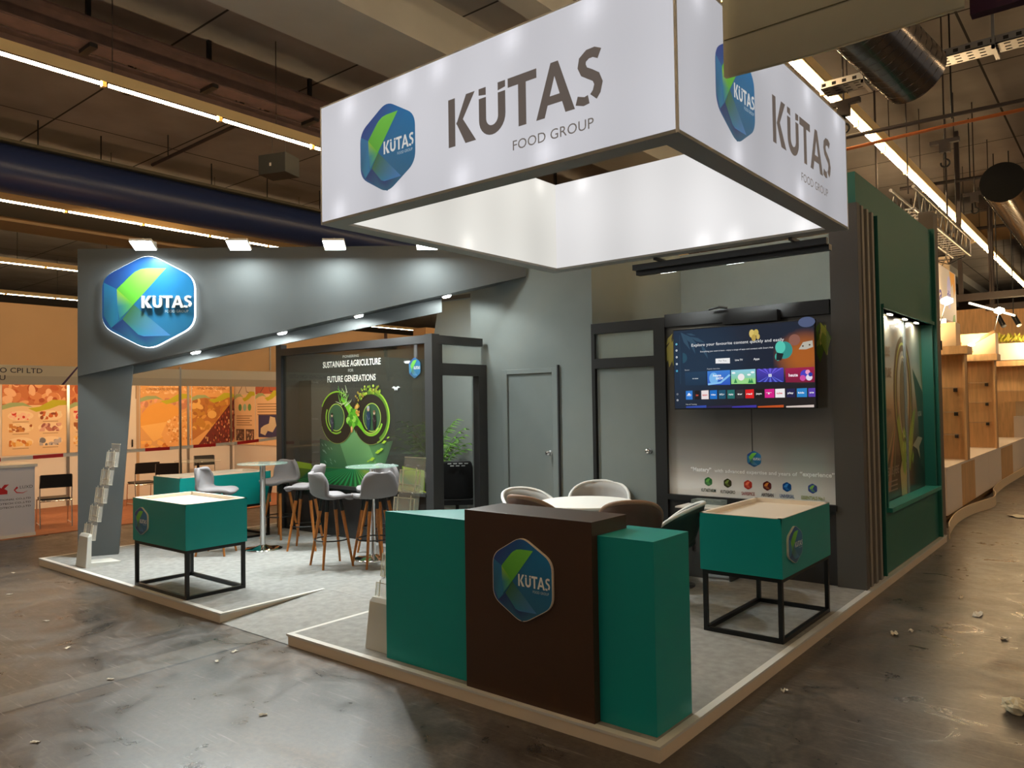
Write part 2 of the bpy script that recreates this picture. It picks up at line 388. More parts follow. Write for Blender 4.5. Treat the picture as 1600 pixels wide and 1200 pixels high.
# ------------------------------------------------------------------ the hall
ZP = .086
struct('floor', box('floor', concrete_floor(), -40, 12, -12, 60, -.2, 0))
struct('ceiling', box('ceiling', ceiling_mat(), -40, 14, -12, 60, 7.7, 7.9))
M_hallwall = mat('hall_wall_beige', 'a98c6c', .8, noise=.05, nscale=.6)
M_beam = mat('pale_concrete_beam', 'a5a29a', .8, noise=.05, nscale=1.5)
M_brownbeam = mat('rusty_brown_steel', '44312d', .7, noise=.25, nscale=5)
struct('wall_left', box('wall_left', M_hallwall, -20.3, -20, -12, 60, 0, 4.62))
struct('wall_far', box('wall_far', mat('far_wall', '4a3a2c', .8), -40, 14, 46, 46.3, 0, 7.69))
struct('wall_outer', box('wall_outer', mat('outer_wall', '2e2824', .8), -40, -39.7, -12, 60, 0, 7.69))
struct('trim_1', box('trim_1', M_beam, -6.95, -5.72, -12, 60, 7.0, 7.7))
struct('trim_2', box('trim_2', mat('dim_grey_beam', '5f5c55', .85), -20, -17.1, -12, 60, 6.8, 7.7))
struct('trim_3', box('trim_3', M_beam, -4.6, -4.2, -12, 60, 7.35, 7.7))
struct('trim_4', box('trim_4', mat('beige_bulkhead','a58a6a',.8), -21.7, -20.5, -12, 60, 6.8, 7.1))
# hall girders with their clamps
def girder(x, z, label, clamps, h=.34):
    t = thing('steel_girder', label, 'girder', (x, 0, z))
    mb = MB().box(x-.16, x+.16, -12, 46, z, z+.03).box(x-.16, x+.16, -12, 46, z+h, z+h+.03).box(x-.02, x+.02, -12, 46, z+.03, z+h)
    mb.build('girder_beam', M_brownbeam, t)
    for y in clamps:
        MB().box(x-.19, x+.19, y-.05, y+.05, z-.06, z).build('clamp', M_black, t); MB().box(x-.03, x+.03, y-.03, y+.03, z+h+.03, 7.69).build('clamp_hanger', M_black, t)
    return t
girder(-9.25, 6.95, 'rust brown steel girder under the ceiling, nearer to the grey beam', [.9, 2.7, 4.6, 8, 12, 16])
girder(-9.95, 6.85, 'rust brown steel girder beside the left fluorescent strip', [1.8, 3.7, 6, 10, 14], .22)
# fluorescent strips: five long rows, each a tray with its tubes
def strip(x, label, y0, y1, n=40, z=6.2, seg=1.66, lite=True):
    t = thing('fluorescent_strip', label, 'ceiling light', (x, y0, z), group='rows of ceiling tubes')
    MB().box(x-.03, x+.17, y0, y1, z+.06, z+.12).box(x+.15, x+.17, y0, y1, z-.02, z+.06).build('light_tray', M_refl, t)
    y = y0; k = 0
    while y < y1-.2 and k < n:
        e = min(y+seg-.07, y1); MB().tube([(x, y+.02, z), (x, e, z)], .024, 8).build('light_tube', M_tubeW, t)
        MB().box(x-.035, x+.035, e, e+.05, z-.04, z+.06).build('tube_holder', M_refl, t)
        y += seg; k += 1
    for yy in [y0+2.5*i for i in range(int((y1-y0)/2.5))]:
        MB().tube([(x+.07, yy, z+.12), (x+.07, yy, 7.69)], .008, 5).build('hanger_rod', M_darksteel, t)
strip(-1.35, 'long row of warm white tubes running back over the aisle on the right', -9.02, 41)
strip(-8.55, 'row of warm white tubes above the hexagon logo fascia', -9.1, 24)
strip(-15.9, 'row of warm white tubes below the dark blue duct', -8.5, 23)
strip(-23.3, 'far row of warm white tubes above the beige hall wall at the left edge', -3, 34)
strip(-30, 'farthest row of tubes, lowest at the left edge of the picture', 3, 36)
strip(5.9, 'row of warm white tubes over the aisle, outside to the right', -9, 24)
# blue duct
t = thing('blue_duct', 'long dark blue round duct hanging at the left below the ceiling', 'duct', (-15.1, 0, 6.65))
MB().tube([(-15.1, -12, 6.65), (-15.1, 30, 6.65)], .47, 28).build('duct_body', mat('dark_blue_paint', '26345e', .35), t)
MB().box(-15.1-.4, -15.1+.3, -12, 30, 7.1, 7.16).build('duct_cover', mat('olive_dust_cover', '5a5546', .9), t)
for y in (2.2, 3.4, 5.9, 7.4, 9): MB().tube([(-14.9, y, 7.12), (-14.9, y, 7.69)], .015, 6).build('hanger_rod', M_black, t)
# cross pipes
def pipe(name, label, pts, r, m=M_darksteel, cat='pipe', clips=()):
    t = thing(name, label, cat, pts[0]); MB().tube(pts, r, 8).build('pipe_run', m, t)
    for q in clips: MB().tube([(q[0], q[1], q[2]), (q[0], q[1], 7.69)], .012, 6).build('pipe_clip', M_black, t)
    return t
pipe('sprinkler_pipe', 'thin dark pipe crossing between the girders and the blue duct', [(-14.5, 4.3, 7.2), (-9.3, 4.2, 7.2)], .035, clips=[(-13.8, 4.3, 7.2), (-11, 4.22, 7.2)])
pipe('sprinkler_pipe', 'dark pipe behind the right end of the light box, nearest row', [(-1.3, 8.3, 5.75), (5, 8.6, 5.75)], .03, clips=[(.1, 8.36, 5.7), (2, 8.4, 5.7)])
pipe('orange_conduit', 'thin orange conduit crossing the ceiling right of the light box', [(-2.2, 8.0, 5.45), (0, 8.15, 5.55), (2, 8.3, 5.6), (5, 8.6, 5.6)], .025, mat('orange_conduit', 'b0602c', .6), 'conduit')
pipe('sprinkler_pipe', 'dark pipe running to the black duct mouth at the right', [(-1.9, 14.6, 6.42), (5.6, 15.5, 6.42)], .038, clips=[(-.6, 14.75, 6.42)])
pipe('sprinkler_pipe', 'farther dark pipe below the black duct mouth', [(-2.4, 20.2, 6.42), (5.4, 21.0, 6.42)], .045, clips=[(.3, 20.45, 6.42)])
# speaker box
t = thing('loudspeaker', 'grey box loudspeaker hanging on two wires left of the light box', 'loudspeaker', (-10.47, 4.78, 6.24), rz=.35)
MB().box(-.30, .30, -.22, .22, 0, .37).build('cabinet', mat('speaker_grey', '3c3c39', .7), t, world=False, bevel=.01)
MB().box(-.05, -.01, -.226, -.22, .14, .2).build('type_plate', M_pgrey, t, world=False)
for s in (-.15, .15): MB().tube([(s, 0, .37), (s, 0, 1.45)], .006, 5).build('wire', M_steel, t, world=False)
# chain that carries the light box
t = thing('hanging_chain', 'steel chain going up from the top edge of the light box', 'chain', (-1.35, 1.5, 4.16))
for i in range(58):
    a = (i % 2)*PI/2; pts = [(math.cos(a)*.018*math.cos(q*PI/4)-1.35, math.sin(a)*.018*math.cos(q*PI/4)+1.5, 4.18+i*.06+.038*math.sin(q*PI/4)) for q in range(8)]
    MB().tube(pts, .006, 5, closed=True).build('chain_link', M_darksteel, t)
# cable trays
def tray(label, x0, x1, y, z):
    t = thing('cable_tray', label, 'cable tray', (x0, y, z))
    mb = MB().box(x0, x1, y-.15, y+.15, z, z+.01).box(x0, x1, y-.15, y-.14, z, z+.09).box(x0, x1, y+.14, y+.15, z, z+.09)
    mb.build('tray_body', M_galv, t)
    P = Paint((x0, y-.151, z), (1, 0, 0), (0, 0, 1)); n = int((x1-x0)/.12)
    for i in range(n): P.rect(i*.12+.02, i*.12+.07, .025, .065, '1c1714', 1)
    P.build('slot_pattern', PMM, t)
    P = Paint((x0, y+.15, z), (1, 0, 0), (0, -1, 0))
    for i in range(n):
        for k in (.06, .15, .24): P.rect(i*.12+.02, i*.12+.08, k-.015, k+.015, '2a221c', 1)
    P.build('slot_pattern', PMM, t)
    MB().tube([(x0, y+.05, z+.05), (x1, y+.05, z+.06)], .035, 6).build('cable', M_black, t)
    x = x0+.5
    while x < x1: MB().box(x-.015, x+.015, y-.18, y-.15, z-.05, 7.69).box(x-.02, x+.02, y-.18, y+.2, z-.05, z-.01).build('tray_hanger', M_galv, t); x += 1.35
tray('perforated steel cable tray crossing the top right corner behind the steel duct', -1.0, 4.9, 6.4, 5.74)
# spiral ducts
def spiral(name, label, a, b, r, mouth):
    a = Vector(a); b = Vector(b); t = thing(name, label, 'duct', a); L = (b-a).length; d = (b-a).normalized(); n = int(L/.035)
    rs = [r*(1+.025*(1 if i % 4 == 0 else 0)) for i in range(n+1)]
    MB().tube([a+d*(L*i/n) for i in range(n+1)], r, 36, cap=False).build('duct_wall', mat('spiral_steel', '8d8580', .22, metal=.95), t)
    e = b if mouth else a; s = -1 if mouth else 1
    sx = d.cross(Vector((0,0,1))).normalized(); sy = sx.cross(d); m2 = int(L/.10*16)
    MB().tube([a+d*(L*i/m2)+(sx*math.cos(i*PI/8)+sy*math.sin(i*PI/8))*r for i in range(m2+1)], .007, 4).build('spiral_seam', mat('seam_steel', '5c5552', .3, metal=.9), t)
    MB().tube([e, e+d*s*.02], [r*.995, r*.98], 36).build('duct_mouth', mat('dark_inside', '050404', .9), t)
    return t
spiral('spiral_duct', 'ribbed steel duct end hanging just right of the olive panel', (-.45, 4.0, 6.15), (.17, 5.75, 5.42), .34, True)
spiral('spiral_duct', 'long steel duct with a black round mouth at the right edge', (.2, 12.6, 5.72), (.2, 30, 5.72), .36, False)
# high bay lamps / hooks
def hibay(x, y, z, label):
    t = thing('high_bay_lamp', label, 'lamp', (x, y, z))
    MB().lathe([(.05, .34), (.12, .32), (.2, .2), (.3, .02), (.31, 0), (.29, 0), (.1, .2)], n=24).build('lamp_dome', M_darksteel, t, world=False)
    MB().tube([(.3*math.cos(q*PI/8), .3*math.sin(q*PI/8), -.08) for q in range(16)], .012, 5, closed=True).build('cage_ring', M_black, t, world=False)
    for q in range(4): MB().tube([(.3*math.cos(q*PI/2), .3*math.sin(q*PI/2), 0), (.28*math.cos(q*PI/2), .28*math.sin(q*PI/2), -.1), (0, 0, -.22)], .01, 5).build('cage_wire', M_black, t, world=False)
    MB().tube([(0, 0, .34), (0, 0, 7.69-z)], .02, 6).build('lamp_rod', M_darksteel, t, world=False)
hibay(-1.72, 11.9, 4.85, 'brown caged dome lamp above the green wall, nearer one')
hibay(-.98, 14.4, 4.85, 'brown dome lamp beside the long tube row, farther one')
def hook(x, y, z, label):
    t = thing('crane_hook', label, 'hook', (x, y, z))
    MB().tube([(0, 0, .1), (0, 0, .2)], .02, 6).tube([(.06*math.cos(a), 0, .04+.06*math.sin(a)) for a in [PI/2-q*PI/7 for q in range(12)]], .014, 6).build('hook_bend', M_black, t, world=False)
    MB().box(-.07, .07, -.05, .05, .2, .34).box(-.2, .2, -.04, .04, .34, .4).tube([(0, 0, .4), (0, 0, 7.69-z)], .012, 5).build('hook_block', M_darksteel, t, world=False)
hook(-.85, 6.7, 5.3, 'small brown lifting hook right above the light box')
hook(-.2, 9.6, 5.4, 'small brown lifting hook beside the orange conduit')
hook(-.4, 13.8, 5.5, 'small brown lifting hook nearest the black duct mouth')
# truss and hanging banner of the far stand
t = thing('lighting_truss', 'silver lattice truss hanging beyond the green wall', 'truss', (-.6, 10.3, 4.55))
mb = MB()
for dz in (0, .32):
    for dx in (0, .3): mb.tube([(-.75+dx, 8.6, 4.6+dz), (-.75+dx, 13.4, 4.6+dz)], .025, 8)
mb.build('truss_chord', M_galv, t); mb = MB(); y = 8.6; k = 0
while y < 13.2:
    for dx in (0, .3): mb.tube([(-.75+dx, y, 4.6+(.32 if k else 0)), (-.75+dx, y+.24, 4.6+(0 if k else .32))], .012, 5)
    mb.tube([(-.75, y, 4.6), (-.45, y, 4.6)], .012, 5); y += .24; k ^= 1
mb.tube([(-.45, 13.4, 4.6), (-.45, 13.4, 4.92)], .02, 6).build('truss_lacing', M_galv, t)
for y in (9, 13): MB().tube([(-.6, y, 4.92), (-.6, y, 7.69)], .01, 5).build('truss_cable', M_darksteel, t)
t = thing('hanging_sign', 'cream hanging sign with violet letters under the lattice truss', 'sign', (-.6, 11.8, 3.15))
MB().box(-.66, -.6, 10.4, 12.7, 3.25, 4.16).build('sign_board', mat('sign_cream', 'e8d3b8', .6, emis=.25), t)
P = Paint((-.6, 10.4, 3.25), (0, 1, 0), (0, 0, 1)); P.text('dia', .35, .28, .30, '4a3a86', 1, .02, width=.62)
P.ell(1.62, .5, .18, .3, 'cfc3dc', 1); P.text('dia', 1.45, .38, .16, '4438a0', 2, .02, width=.34)
P.poly([(1.7,.9),(2.2,.9),(2.25,.6),(2.1,.45),(2.0,.7),(1.85,.62)], 'f2a13c', 1); P.poly([(0,0),(.5,0),(.3,.22),(.1,.3)], 'a8b04a', 1); P.poly([(1.9,0),(2.2,0),(2.15,.15),(2.0,.12)], '6f9a48', 1)
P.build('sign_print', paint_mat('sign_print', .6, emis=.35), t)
for y in (11.2, 11.6): MB().tube([(-.63, y, 4.16), (-.6, 11.0 if y < 11.4 else 12.2, 4.6)], .008, 5).build('sign_cable', M_steel, t)
# olive panel overhead
t = thing('hanging_board', 'olive green back of a board hanging close overhead at top right', 'panel', (1.2, -1.0, 3.0))
mb = MB(); rows = []
for i in range(13):
    x = .865+(1.60-.865)*i/12; b = 3.005-.03*math.sin(PI*i/12)*.3+.0*i
    rows.append([(x, -1.0, b), (x, -1.0, 4.5)])
mb.grid(rows).build('panel_cloth', mat('olive_cloth', 'ece4c4', .85, noise=.04, nscale=5), t, solid=.02)
MB().box(.87, 1.6, -1.014, -1.0125, 3.13, 3.133).build('cloth_seam', mat('seam', '5d583c', .9), t)
MB().tube([(.95, -1, 4.5), (.95, -1, 7.69)], .01, 5).build('panel_cable', M_steel, t); MB().tube([(1.55, -1, 4.5), (1.55, -1, 7.69)], .01, 5).build('panel_cable', M_steel, t)
t = thing('purple_board', 'dark purple board edge at the very top beside the olive panel', 'panel', (1.9, -.6, 3.12))
MB().box(1.60, 2.4, -.9, -.86, 3.02, 3.9).build('panel_board', mat('dark_purple', '3c1234', .6), t)
MB().tube([(2, -.88, 3.9), (2, -.88, 7.69)], .01, 5).build('panel_cable', M_steel, t)
# ------------------------------------------------------------------ booth platform
t = thing('booth_platform', 'low cream edged exhibition platform with grey felt carpet and an entrance ramp', 'platform', (-4, 4, 0))
mb = MB().box(-8.4, -4.27, 0, 1.1, 0, .08).box(-3.26, 0, 0, 1.1, 0, .08).box(-8.4, 0, 1.1, 7.7, 0, .08); mb.build('plinth', M_plinth, t)
mb = MB().box(-8.38, -4.29, .02, 1.1, .08, .0855).box(-3.24, -.02, .02, 1.1, .08, .0855).box(-8.38, -.02, 1.1, 7.68, .08, .0855); mb.build('carpet', M_carpet, t)
MB().add([(-4.27,0.0,.004),(-3.26,0.0,.004),(-3.26,1.12,.0857),(-4.27,1.12,.0857),(-4.27,1.12,.01),(-3.26,1.12,.01)], [(0,1,2,3),(0,3,4),(1,5,2),(0,4,5,1)]).build('ramp_carpet', M_carpet, t)
e = .045
for x0, x1, y0, y1 in ((-8.4+e,-4.25-e*.9,-.004,e), (-3.28+e*.9,-e,-.004,e), (-e,.004,-.004,7.7), (-8.404,-8.4+e,-.004,7.7), (-4.25-e*.9,-4.25,-.004,1.1), (-3.28,-3.28+e*.9,-.004,1.1)):
    box('edge_trim', M_alu, x0, x1, y0, y1, .07, .0859, t)
# ------------------------------------------------------------------ reception counter
t = thing('reception_counter', 'dark brown and teal reception counter with hexagon logo at the platform corner', 'counter', (-.9, .25, ZP))
box('centre_block', M_brown, -1.379, -.415, .03, .408, ZP, 1.2, t, bevel=.002)
box('side_block', M_teal, -.46, -.061, .0875, .50, ZP, 1.119, t, bevel=.002)
MB().prism([(-2.206,.0917),(-1.38,.0917),(-1.38,.86)], ZP, 1.119).build('side_block', M_teal, t, bevel=.002)
plaque(t, (-.905, .03, .819), (1,0,0), (0,0,1), .226, .245, .018)
# ------------------------------------------------------------------ display tables
def display_table(label, x0, x1, y0, y1, zb, zt, plq=None):
    t = thing('display_table', label, 'display table', ((x0+x1)/2, (y0+y1)/2, ZP), group='teal display tables on black frames')
    mb = MB(); r = .03; d = .04; z2 = zt-.004
    mb.box(x0, x1, y0, y1, zb, zt-d); mb.build('table_box', M_teal, t)
    # box sides up to the rim
    mb = MB().box(x0, x1, y0, y0+.006, zt-d, z2).box(x0, x1, y1-.006, y1, zt-d, z2).box(x0, x0+.006, y0, y1, zt-d, z2).box(x1-.006, x1, y0, y1, zt-d, z2); mb.build('box_apron', M_teal, t)
    mb = MB().box(x0+.006, x1-.006, y0+.006, y1-.006, zt-d, zt-d+.005)
    mb.box(x0, x1, y0, y0+r, z2, zt).box(x0, x1, y1-r, y1, z2, zt).box(x0, x0+r, y0, y1, z2, zt).box(x1-r, x1, y0, y1, z2, zt)
    mb.box(x0+.008, x1-.008, y0+.008, y0+r, zt-d, z2).box(x0+.008, x1-.008, y1-r, y1-.008, zt-d, z2).box(x0+.008, x0+r, y0+.008, y1-.008, zt-d, z2).box(x1-r, x1-.008, y0+.008, y1-.008, zt-d, z2)
    mb.build('tray_top', M_cream, t)
    w = .032; i = .012
    for a in (x0+i, x1-i-w):
        for b in (y0+i, y1-i-w): box('leg', M_black, a, a+w, b, b+w, ZP, zb, t)
    for z in (ZP, zb-w):
        n = 'bottom_rail' if z == ZP else 'top_rail'
        for b in (y0+i, y1-i-w): box(n, M_black, x0+i+w, x1-i-w, b, b+w, z, z+w, t)
        for a in (x0+i, x1-i-w): box(n, M_black, a, a+w, y0+i+w, y1-i-w, z, z+w, t)
    if plq == 'front': plaque(t, (x0+.206, y0, .755), (1,0,0), (0,0,1), .137, .136, .016)
    if plq == 'right': plaque(t, (x1, (y0+y1)/2-.32, .78), (0,1,0), (0,0,1), .15, .137, .016)
    return t
display_table('teal display table with cream tray top and side logo, right of the reception counter', -.7155, -.0721, 2.0058, 3.1284, .5605, .9996, 'right')
display_table('teal display table with white tray top on the left platform corner', -5.987, -4.922, .0324, .667, .5466, .9767, 'front')
display_table('teal display table farther back, beside the grey pillar and bar table', -8.2, -7.5, 1.3, 2.62, .5466, .985)
# ------------------------------------------------------------------ brochure stands
def brochure_stand(x, y, label, rz=0):
    t = thing('brochure_stand', label, 'brochure stand', (x, y, ZP), rz)
    MB().loft([[(-.14,-.03,0),(.14,-.03,0),(.14,.03,0),(-.14,.03,0)], [(-.12,.0,.34),(.12,.0,.34),(.12,.045,.34),(-.12,.045,.34)], [(-.11,.02,.37),(.11,.02,.37),(.11,.055,.37),(-.11,.055,.37)]], smooth=False).build('base_panel', M_lgrey, t, world=False, bevel=.004)
    MB().add([(-.14,.0,0),(.14,.0,0),(.14,.36,0),(-.14,.36,0),(-.14,.0,.05),(.14,.0,.05),(.14,.36,.02),(-.14,.36,.02)], [(3,2,1,0),(4,5,6,7),(0,1,5,4),(1,2,6,5),(2,3,7,6),(3,0,4,7)]).build('foot_plate', M_lgrey, t, world=False)
    y = .05; z = .30
    for i in range(5):
        M = Matrix.Translation((0, y, z)) @ Matrix.Rotation(-.12, 4, 'X')
        mb = MB().box(-.115, .115, .035, .039, 0, .27, M).box(-.115, .115, -.004, 0, 0, .17, M).box(-.115, .115, 0, .035, 0, .004, M)
        mb.box(-.115, -.111, 0, .035, 0, .17, M).box(.111, .115, 0, .035, 0, .17, M)
        pk = mb.build('acrylic_pocket', M_acryl, t, world=False)
        mr = MB()
        for sx in (-.115, -.075, .068, .108): mr.box(sx, sx+.006, -.010, -.004, 0, .19 if abs(sx) < .1 else .17, M)
        mr.box(-.115, .115, .033, .041, .262, .27, M).box(-.115, .115, -.006, .0, .164, .17, M).box(-.115, .115, -.004, .037, -.004, .002, M).build('pocket_rail', glass_mat('acrylic_edge', 'f4ecdc', .35, .1), pk, world=False)
        MB().cyl((-.06, y+.03, z+.2), (-.06, y+.05, z+.2), .006, 8).cyl((.06, y+.03, z+.2), (.06, y+.05, z+.2), .006, 8).build('pocket_screw', M_chrome, t, world=False)
        y += .062; z += .205
    return t
brochure_stand(-7.42, .12, 'grey stand with stepped clear acrylic brochure pockets, by the left pillar')
brochure_stand(-2.36, .17, 'grey stand with stepped clear acrylic brochure pockets, behind the reception counter')
# ------------------------------------------------------------------ bar tables and stools
def bar_table(x, y, label, h=1.08):
    t = thing('bar_table', label, 'bar table', (x, y, ZP))
    MB().lathe([(.305, h-.012), (.31, h-.006), (.305, h)], n=48).build('glass_top', glass_mat('green_glass', 'b9d6cb', .6, .02), t, world=False)
    MB().lathe([(.035, .03), (.035, h-.03), (.09, h-.022), (.09, h-.013)], n=20).build('pole', M_chrome, t, world=False)
    MB().lathe([(.24, 0), (.24, .006), (.2, .014), (.08, .03), (.036, .05)], n=40).build('base_disc', M_chrome, t, world=False)
bar_table(-6.666, 1.958, 'round glass bar table on chrome pole, beside the left display tables')
bar_table(-5.02, 2.36, 'round glass bar table on chrome pole, in front of the printed glass wall')
def bar_stool():
    t = thing('bar_stool', '', 'bar stool')
    prof = [(.215,.735,.15),(.20,.76,.185),(.12,.775,.21),(0,.765,.218),(-.10,.765,.22),(-.165,.80,.222),(-.20,.87,.22),(-.222,.95,.205),(-.238,1.02,.165),(-.242,1.045,.11)]
    rows = []
    for y, z, hw in prof:
        r = []
        for j in range(9):
            u = -1+j/4; back = max(0, min(1, (z-.77)/.15)) if y < -.1 else 0
            r.append((u*hw, y+.10*back*u*u, z+.018*(1-back)*u*u))
        rows.append(r)
    MB().grid(rows).build('seat_shell', M_fabric, t, world=False, solid=.045, sub=1)
    for sx in (-1, 1):
        for sy in (-1, 1):
            a = Vector((sx*.075, sy*.075, .745)); b = Vector((sx*.178, sy*.178, 0)); m = a.lerp(b, .17)
            lg = MB().tube([m, b], [.022, .013], 8).build('leg', M_wood, t, world=False)
            MB().tube([a, m+(b-m)*.005], [.023, .0225], 8).build('black_sleeve', M_black, lg, world=False)
    MB().tube([(.187*math.cos(q*PI/16), .187*math.sin(q*PI/16), .30) for q in range(32)], .008, 6, closed=True).build('footrest_ring', M_black, t, world=False)
    return t
st = bar_stool()
stools = [((-5.09, 1.82), (.24, .97), 'grey upholstered bar stool nearest the viewer, back turned, left of the teal counter'),
          ((-4.72, 2.12), (-.97, .24), 'grey bar stool directly behind the left end of the reception counter, brown grey back turned'),
          ((-5.32, 2.70), (.25, -.97), 'grey bar stool behind the glass table, seen through its pole'),
          ((-6.2, 2.27), (-.80, -.60), 'grey bar stool between the two glass tables, back to the printed glass wall'),
          ((-7.2, 2.56), (.25, -.97), 'grey bar stool farthest left at the glass wall post'),
          ((-6.84, 1.42), (.80, .60), 'grey bar stool half hidden behind the left teal display table')]
for i, (p, d, lb) in enumerate(stools):
    o = st if i == 0 else copy_tree(st)
    o.location = (*p, ZP); o.rotation_euler.z = math.atan2(-d[0], d[1]); tag(o, lb, 'bar stool', 'grey bar stools with oak legs')
# ------------------------------------------------------------------ round table with tub chairs
t = thing('round_table', 'round white meeting table ringed by tub chairs', 'table', (-2.5, 3.1, ZP))
MB().lathe([(.48, .725), (.5, .735), (.5, .75), (.49, .755)], n=56).build('tabletop', M_white, t, world=False)
MB().lathe([(.04, .02), (.04, .70), (.12, .725)], n=20).build('pole', M_chrome, t, world=False)
MB().lathe([(.28, 0), (.28, .008), (.05, .03)], n=36).build('base_disc', M_chrome, t, world=False)
def tub_chair(inner, outer, rimm):
    t = thing('tub_chair', '', 'chair')
    n = 28; rows = [[], [], [], []]
    for k in range(n+1):
        a = math.radians(-28+236*k/n)+PI  # open towards +Y
        ang = (k/n-.5)*2; top = .80-.30*abs(ang)**2.2+.0
        for r, (rad, z) in zip(rows, ((.20, .40), (.255, .52), (.295, .40+.62*(top-.40)), (.315+.02*(1-abs(ang)), top))):
            r.append((rad*math.cos(a)*1.06, rad*math.sin(a)*.98, z))
    sh = MB().grid(rows).build('shell', outer, t, world=False, solid=.03, sub=1)
    MB().tube(rows[3], .019, 8).build('rim_piping', rimm, t, world=False)
    MB().lathe([(.02, .37), (.2, .375), (.24, .41), (.235, .45), (.18, .47), (.01, .472)], n=32).build('seat', inner, t, world=False)
    MB().lathe([(.03, .02), (.03, .38)], n=14).build('pole', M_chrome, t, world=False)
    MB().lathe([(.23, 0), (.23, .008), (.04, .03)], n=32).build('base_disc', M_chrome, t, world=False)
    return t
M_tubg = mat('grey_shell', 'a3a19e', .6); M_tubin = mat('taupe_fabric', '6e6862', .85); M_brownf = mat('brown_leather', '4d342a', .5); M_dkgreen = mat('dark_green_shell', '17302b', .5); M_rimw = mat('pale_rim', 'dcdad6', .5)
cg = tub_chair(M_tubin, M_tubg, M_rimw)
cb = tub_chair(M_brownf, M_brownf, mat('tan_piping', '8a6a55', .6)); cd_ = tub_chair(M_dkgreen, M_dkgreen, M_rimw)
tubs = [(cg, 0, (-3.36, 3.28), (1, -.25), 1, 'grey tub chair with pale rim at the left of the round table'),
        (cg, 1, (-2.78, 3.76), (.45, -.9), 1.08, 'grey tub chair with pale rim behind the round table, in front of the grey doors'),
        (cd_, 0, (-1.60, 3.2), (-1, -.3), 1, 'dark green tub chair with pale edge at the right of the round table'),
        (cb, 0, (-2.58, 2.38), (.1, 1), 1.13, 'brown leather chair at the round table, left one showing above the counter'),
        (cb, 1, (-1.66, 2.55), (-.55, .8), 1.13, 'brown leather chair at the round table, right one showing above the counter')]
for src, dup, p, d, s, lb in tubs:
    o = copy_tree(src) if dup else src
    o.location = (*p, ZP); o.rotation_euler.z = math.atan2(-d[0], d[1]); o.scale = (.84 if s > 1.1 else 1, .92 if s > 1.1 else 1, s); tag(o, lb, 'chair', 'tub chairs around the round table')
t = thing('console_table', 'grey console with a pale top edge under the logo window', 'table', (-1.5, 3.75, ZP))
box('tabletop', M_pgrey, -1.76, -1.16, 3.62, 3.92, .775, .79, t); box('side_panel', mat('console_grey','54504e',.5), -1.74, -1.45, 3.64, 3.66, ZP, .775, t)
box('side_panel', M_dframe, -1.2, -1.18, 3.64, 3.9, ZP, .775, t); box('slot', M_black, -1.585, -1.57, 3.632, 3.64, .35, .76, t)
box('glass_box', M_glass, -1.62, -1.3, 3.7, 3.86, .79, .86, t)
# ------------------------------------------------------------------ entrance portal: pillar, tapering fascia, soffit lights
D = Vector((.73196, .68135, 0)); Nn = Vector((.68135, -.73196, 0)); P0 = Vector((-8.02, .29, 0))
def FP(s, k, z): return P0+D*s+Nn*k+Vector((0, 0, z))
t = thing('entrance_portal', 'slate grey entrance portal: tapered pillar carrying a long tapering fascia', 'portal', (-8, .3, ZP))
dp = Vector((.456, .89, 0)); Mp = basis((-8.04, .30, 0), dp, (0, 0, 1))
MB().prism([(0, ZP), (.44, ZP), (.60, 2.35), (.66, 3.2), (0, 3.845)], -.13, 0, Mp).build('pillar', M_fasc, t)
Mf = basis(P0, D, (0, 0, 1))   # N = D x Z points to the camera side
MB().prism([(0, 2.285), (5.5, 3.485), (5.5, 3.89), (0, 3.845)], -.07, 0, Mf).build('fascia_board', M_fasc, t)
MB().prism([(.35, 2.30), (4.42, 3.085), (4.42, 3.6), (.35, 3.6)], -.45, -.40, Mf).build('rear_board', M_fasc, t)
MB().prism([(.3, 2.37), (5.3, 3.465), (5.3, 3.48), (.3, 2.385)], -.40, -.07, Mf).build('soffit', M_dframe, t)
MB().prism([(0, 3.76), (5.4, 3.80), (5.4, 3.83), (0, 3.79)], -.40, -.07, Mf).build('top_cover', M_fasc, t)
for s in (1.37, 2.43, 3.38, 4.49):
    c = FP(s, -.1, 2.285+.2182*s+.0); M = basis(c, D, -Nn)
    Ub = (D+Vector((0,0,.2182))).normalized(); Zb = Ub.cross(-Nn).normalized(); Mz = basis(c, Ub, -Nn, Zb); sg = 1 if Zb.z > 0 else -1
    dl = MB().cyl((0, 0, -.012*sg), (0, 0, .04*sg), .066, 24, Mz).build('downlight', M_alu, t)
    MB().lathe([(.058, -.012*sg), (.05, -.028*sg), (.005, -.034*sg)], n=24, M=Mz).build('downlight_lens', M_led, dl)
    lamp('downlight_lamp', 'SPOT', c+Vector((0, 0, -.06)), 34, (.93, 1, .97), c+Vector((0, 0, -2))-Nn*.5, .05, spot=172, blend=.3)
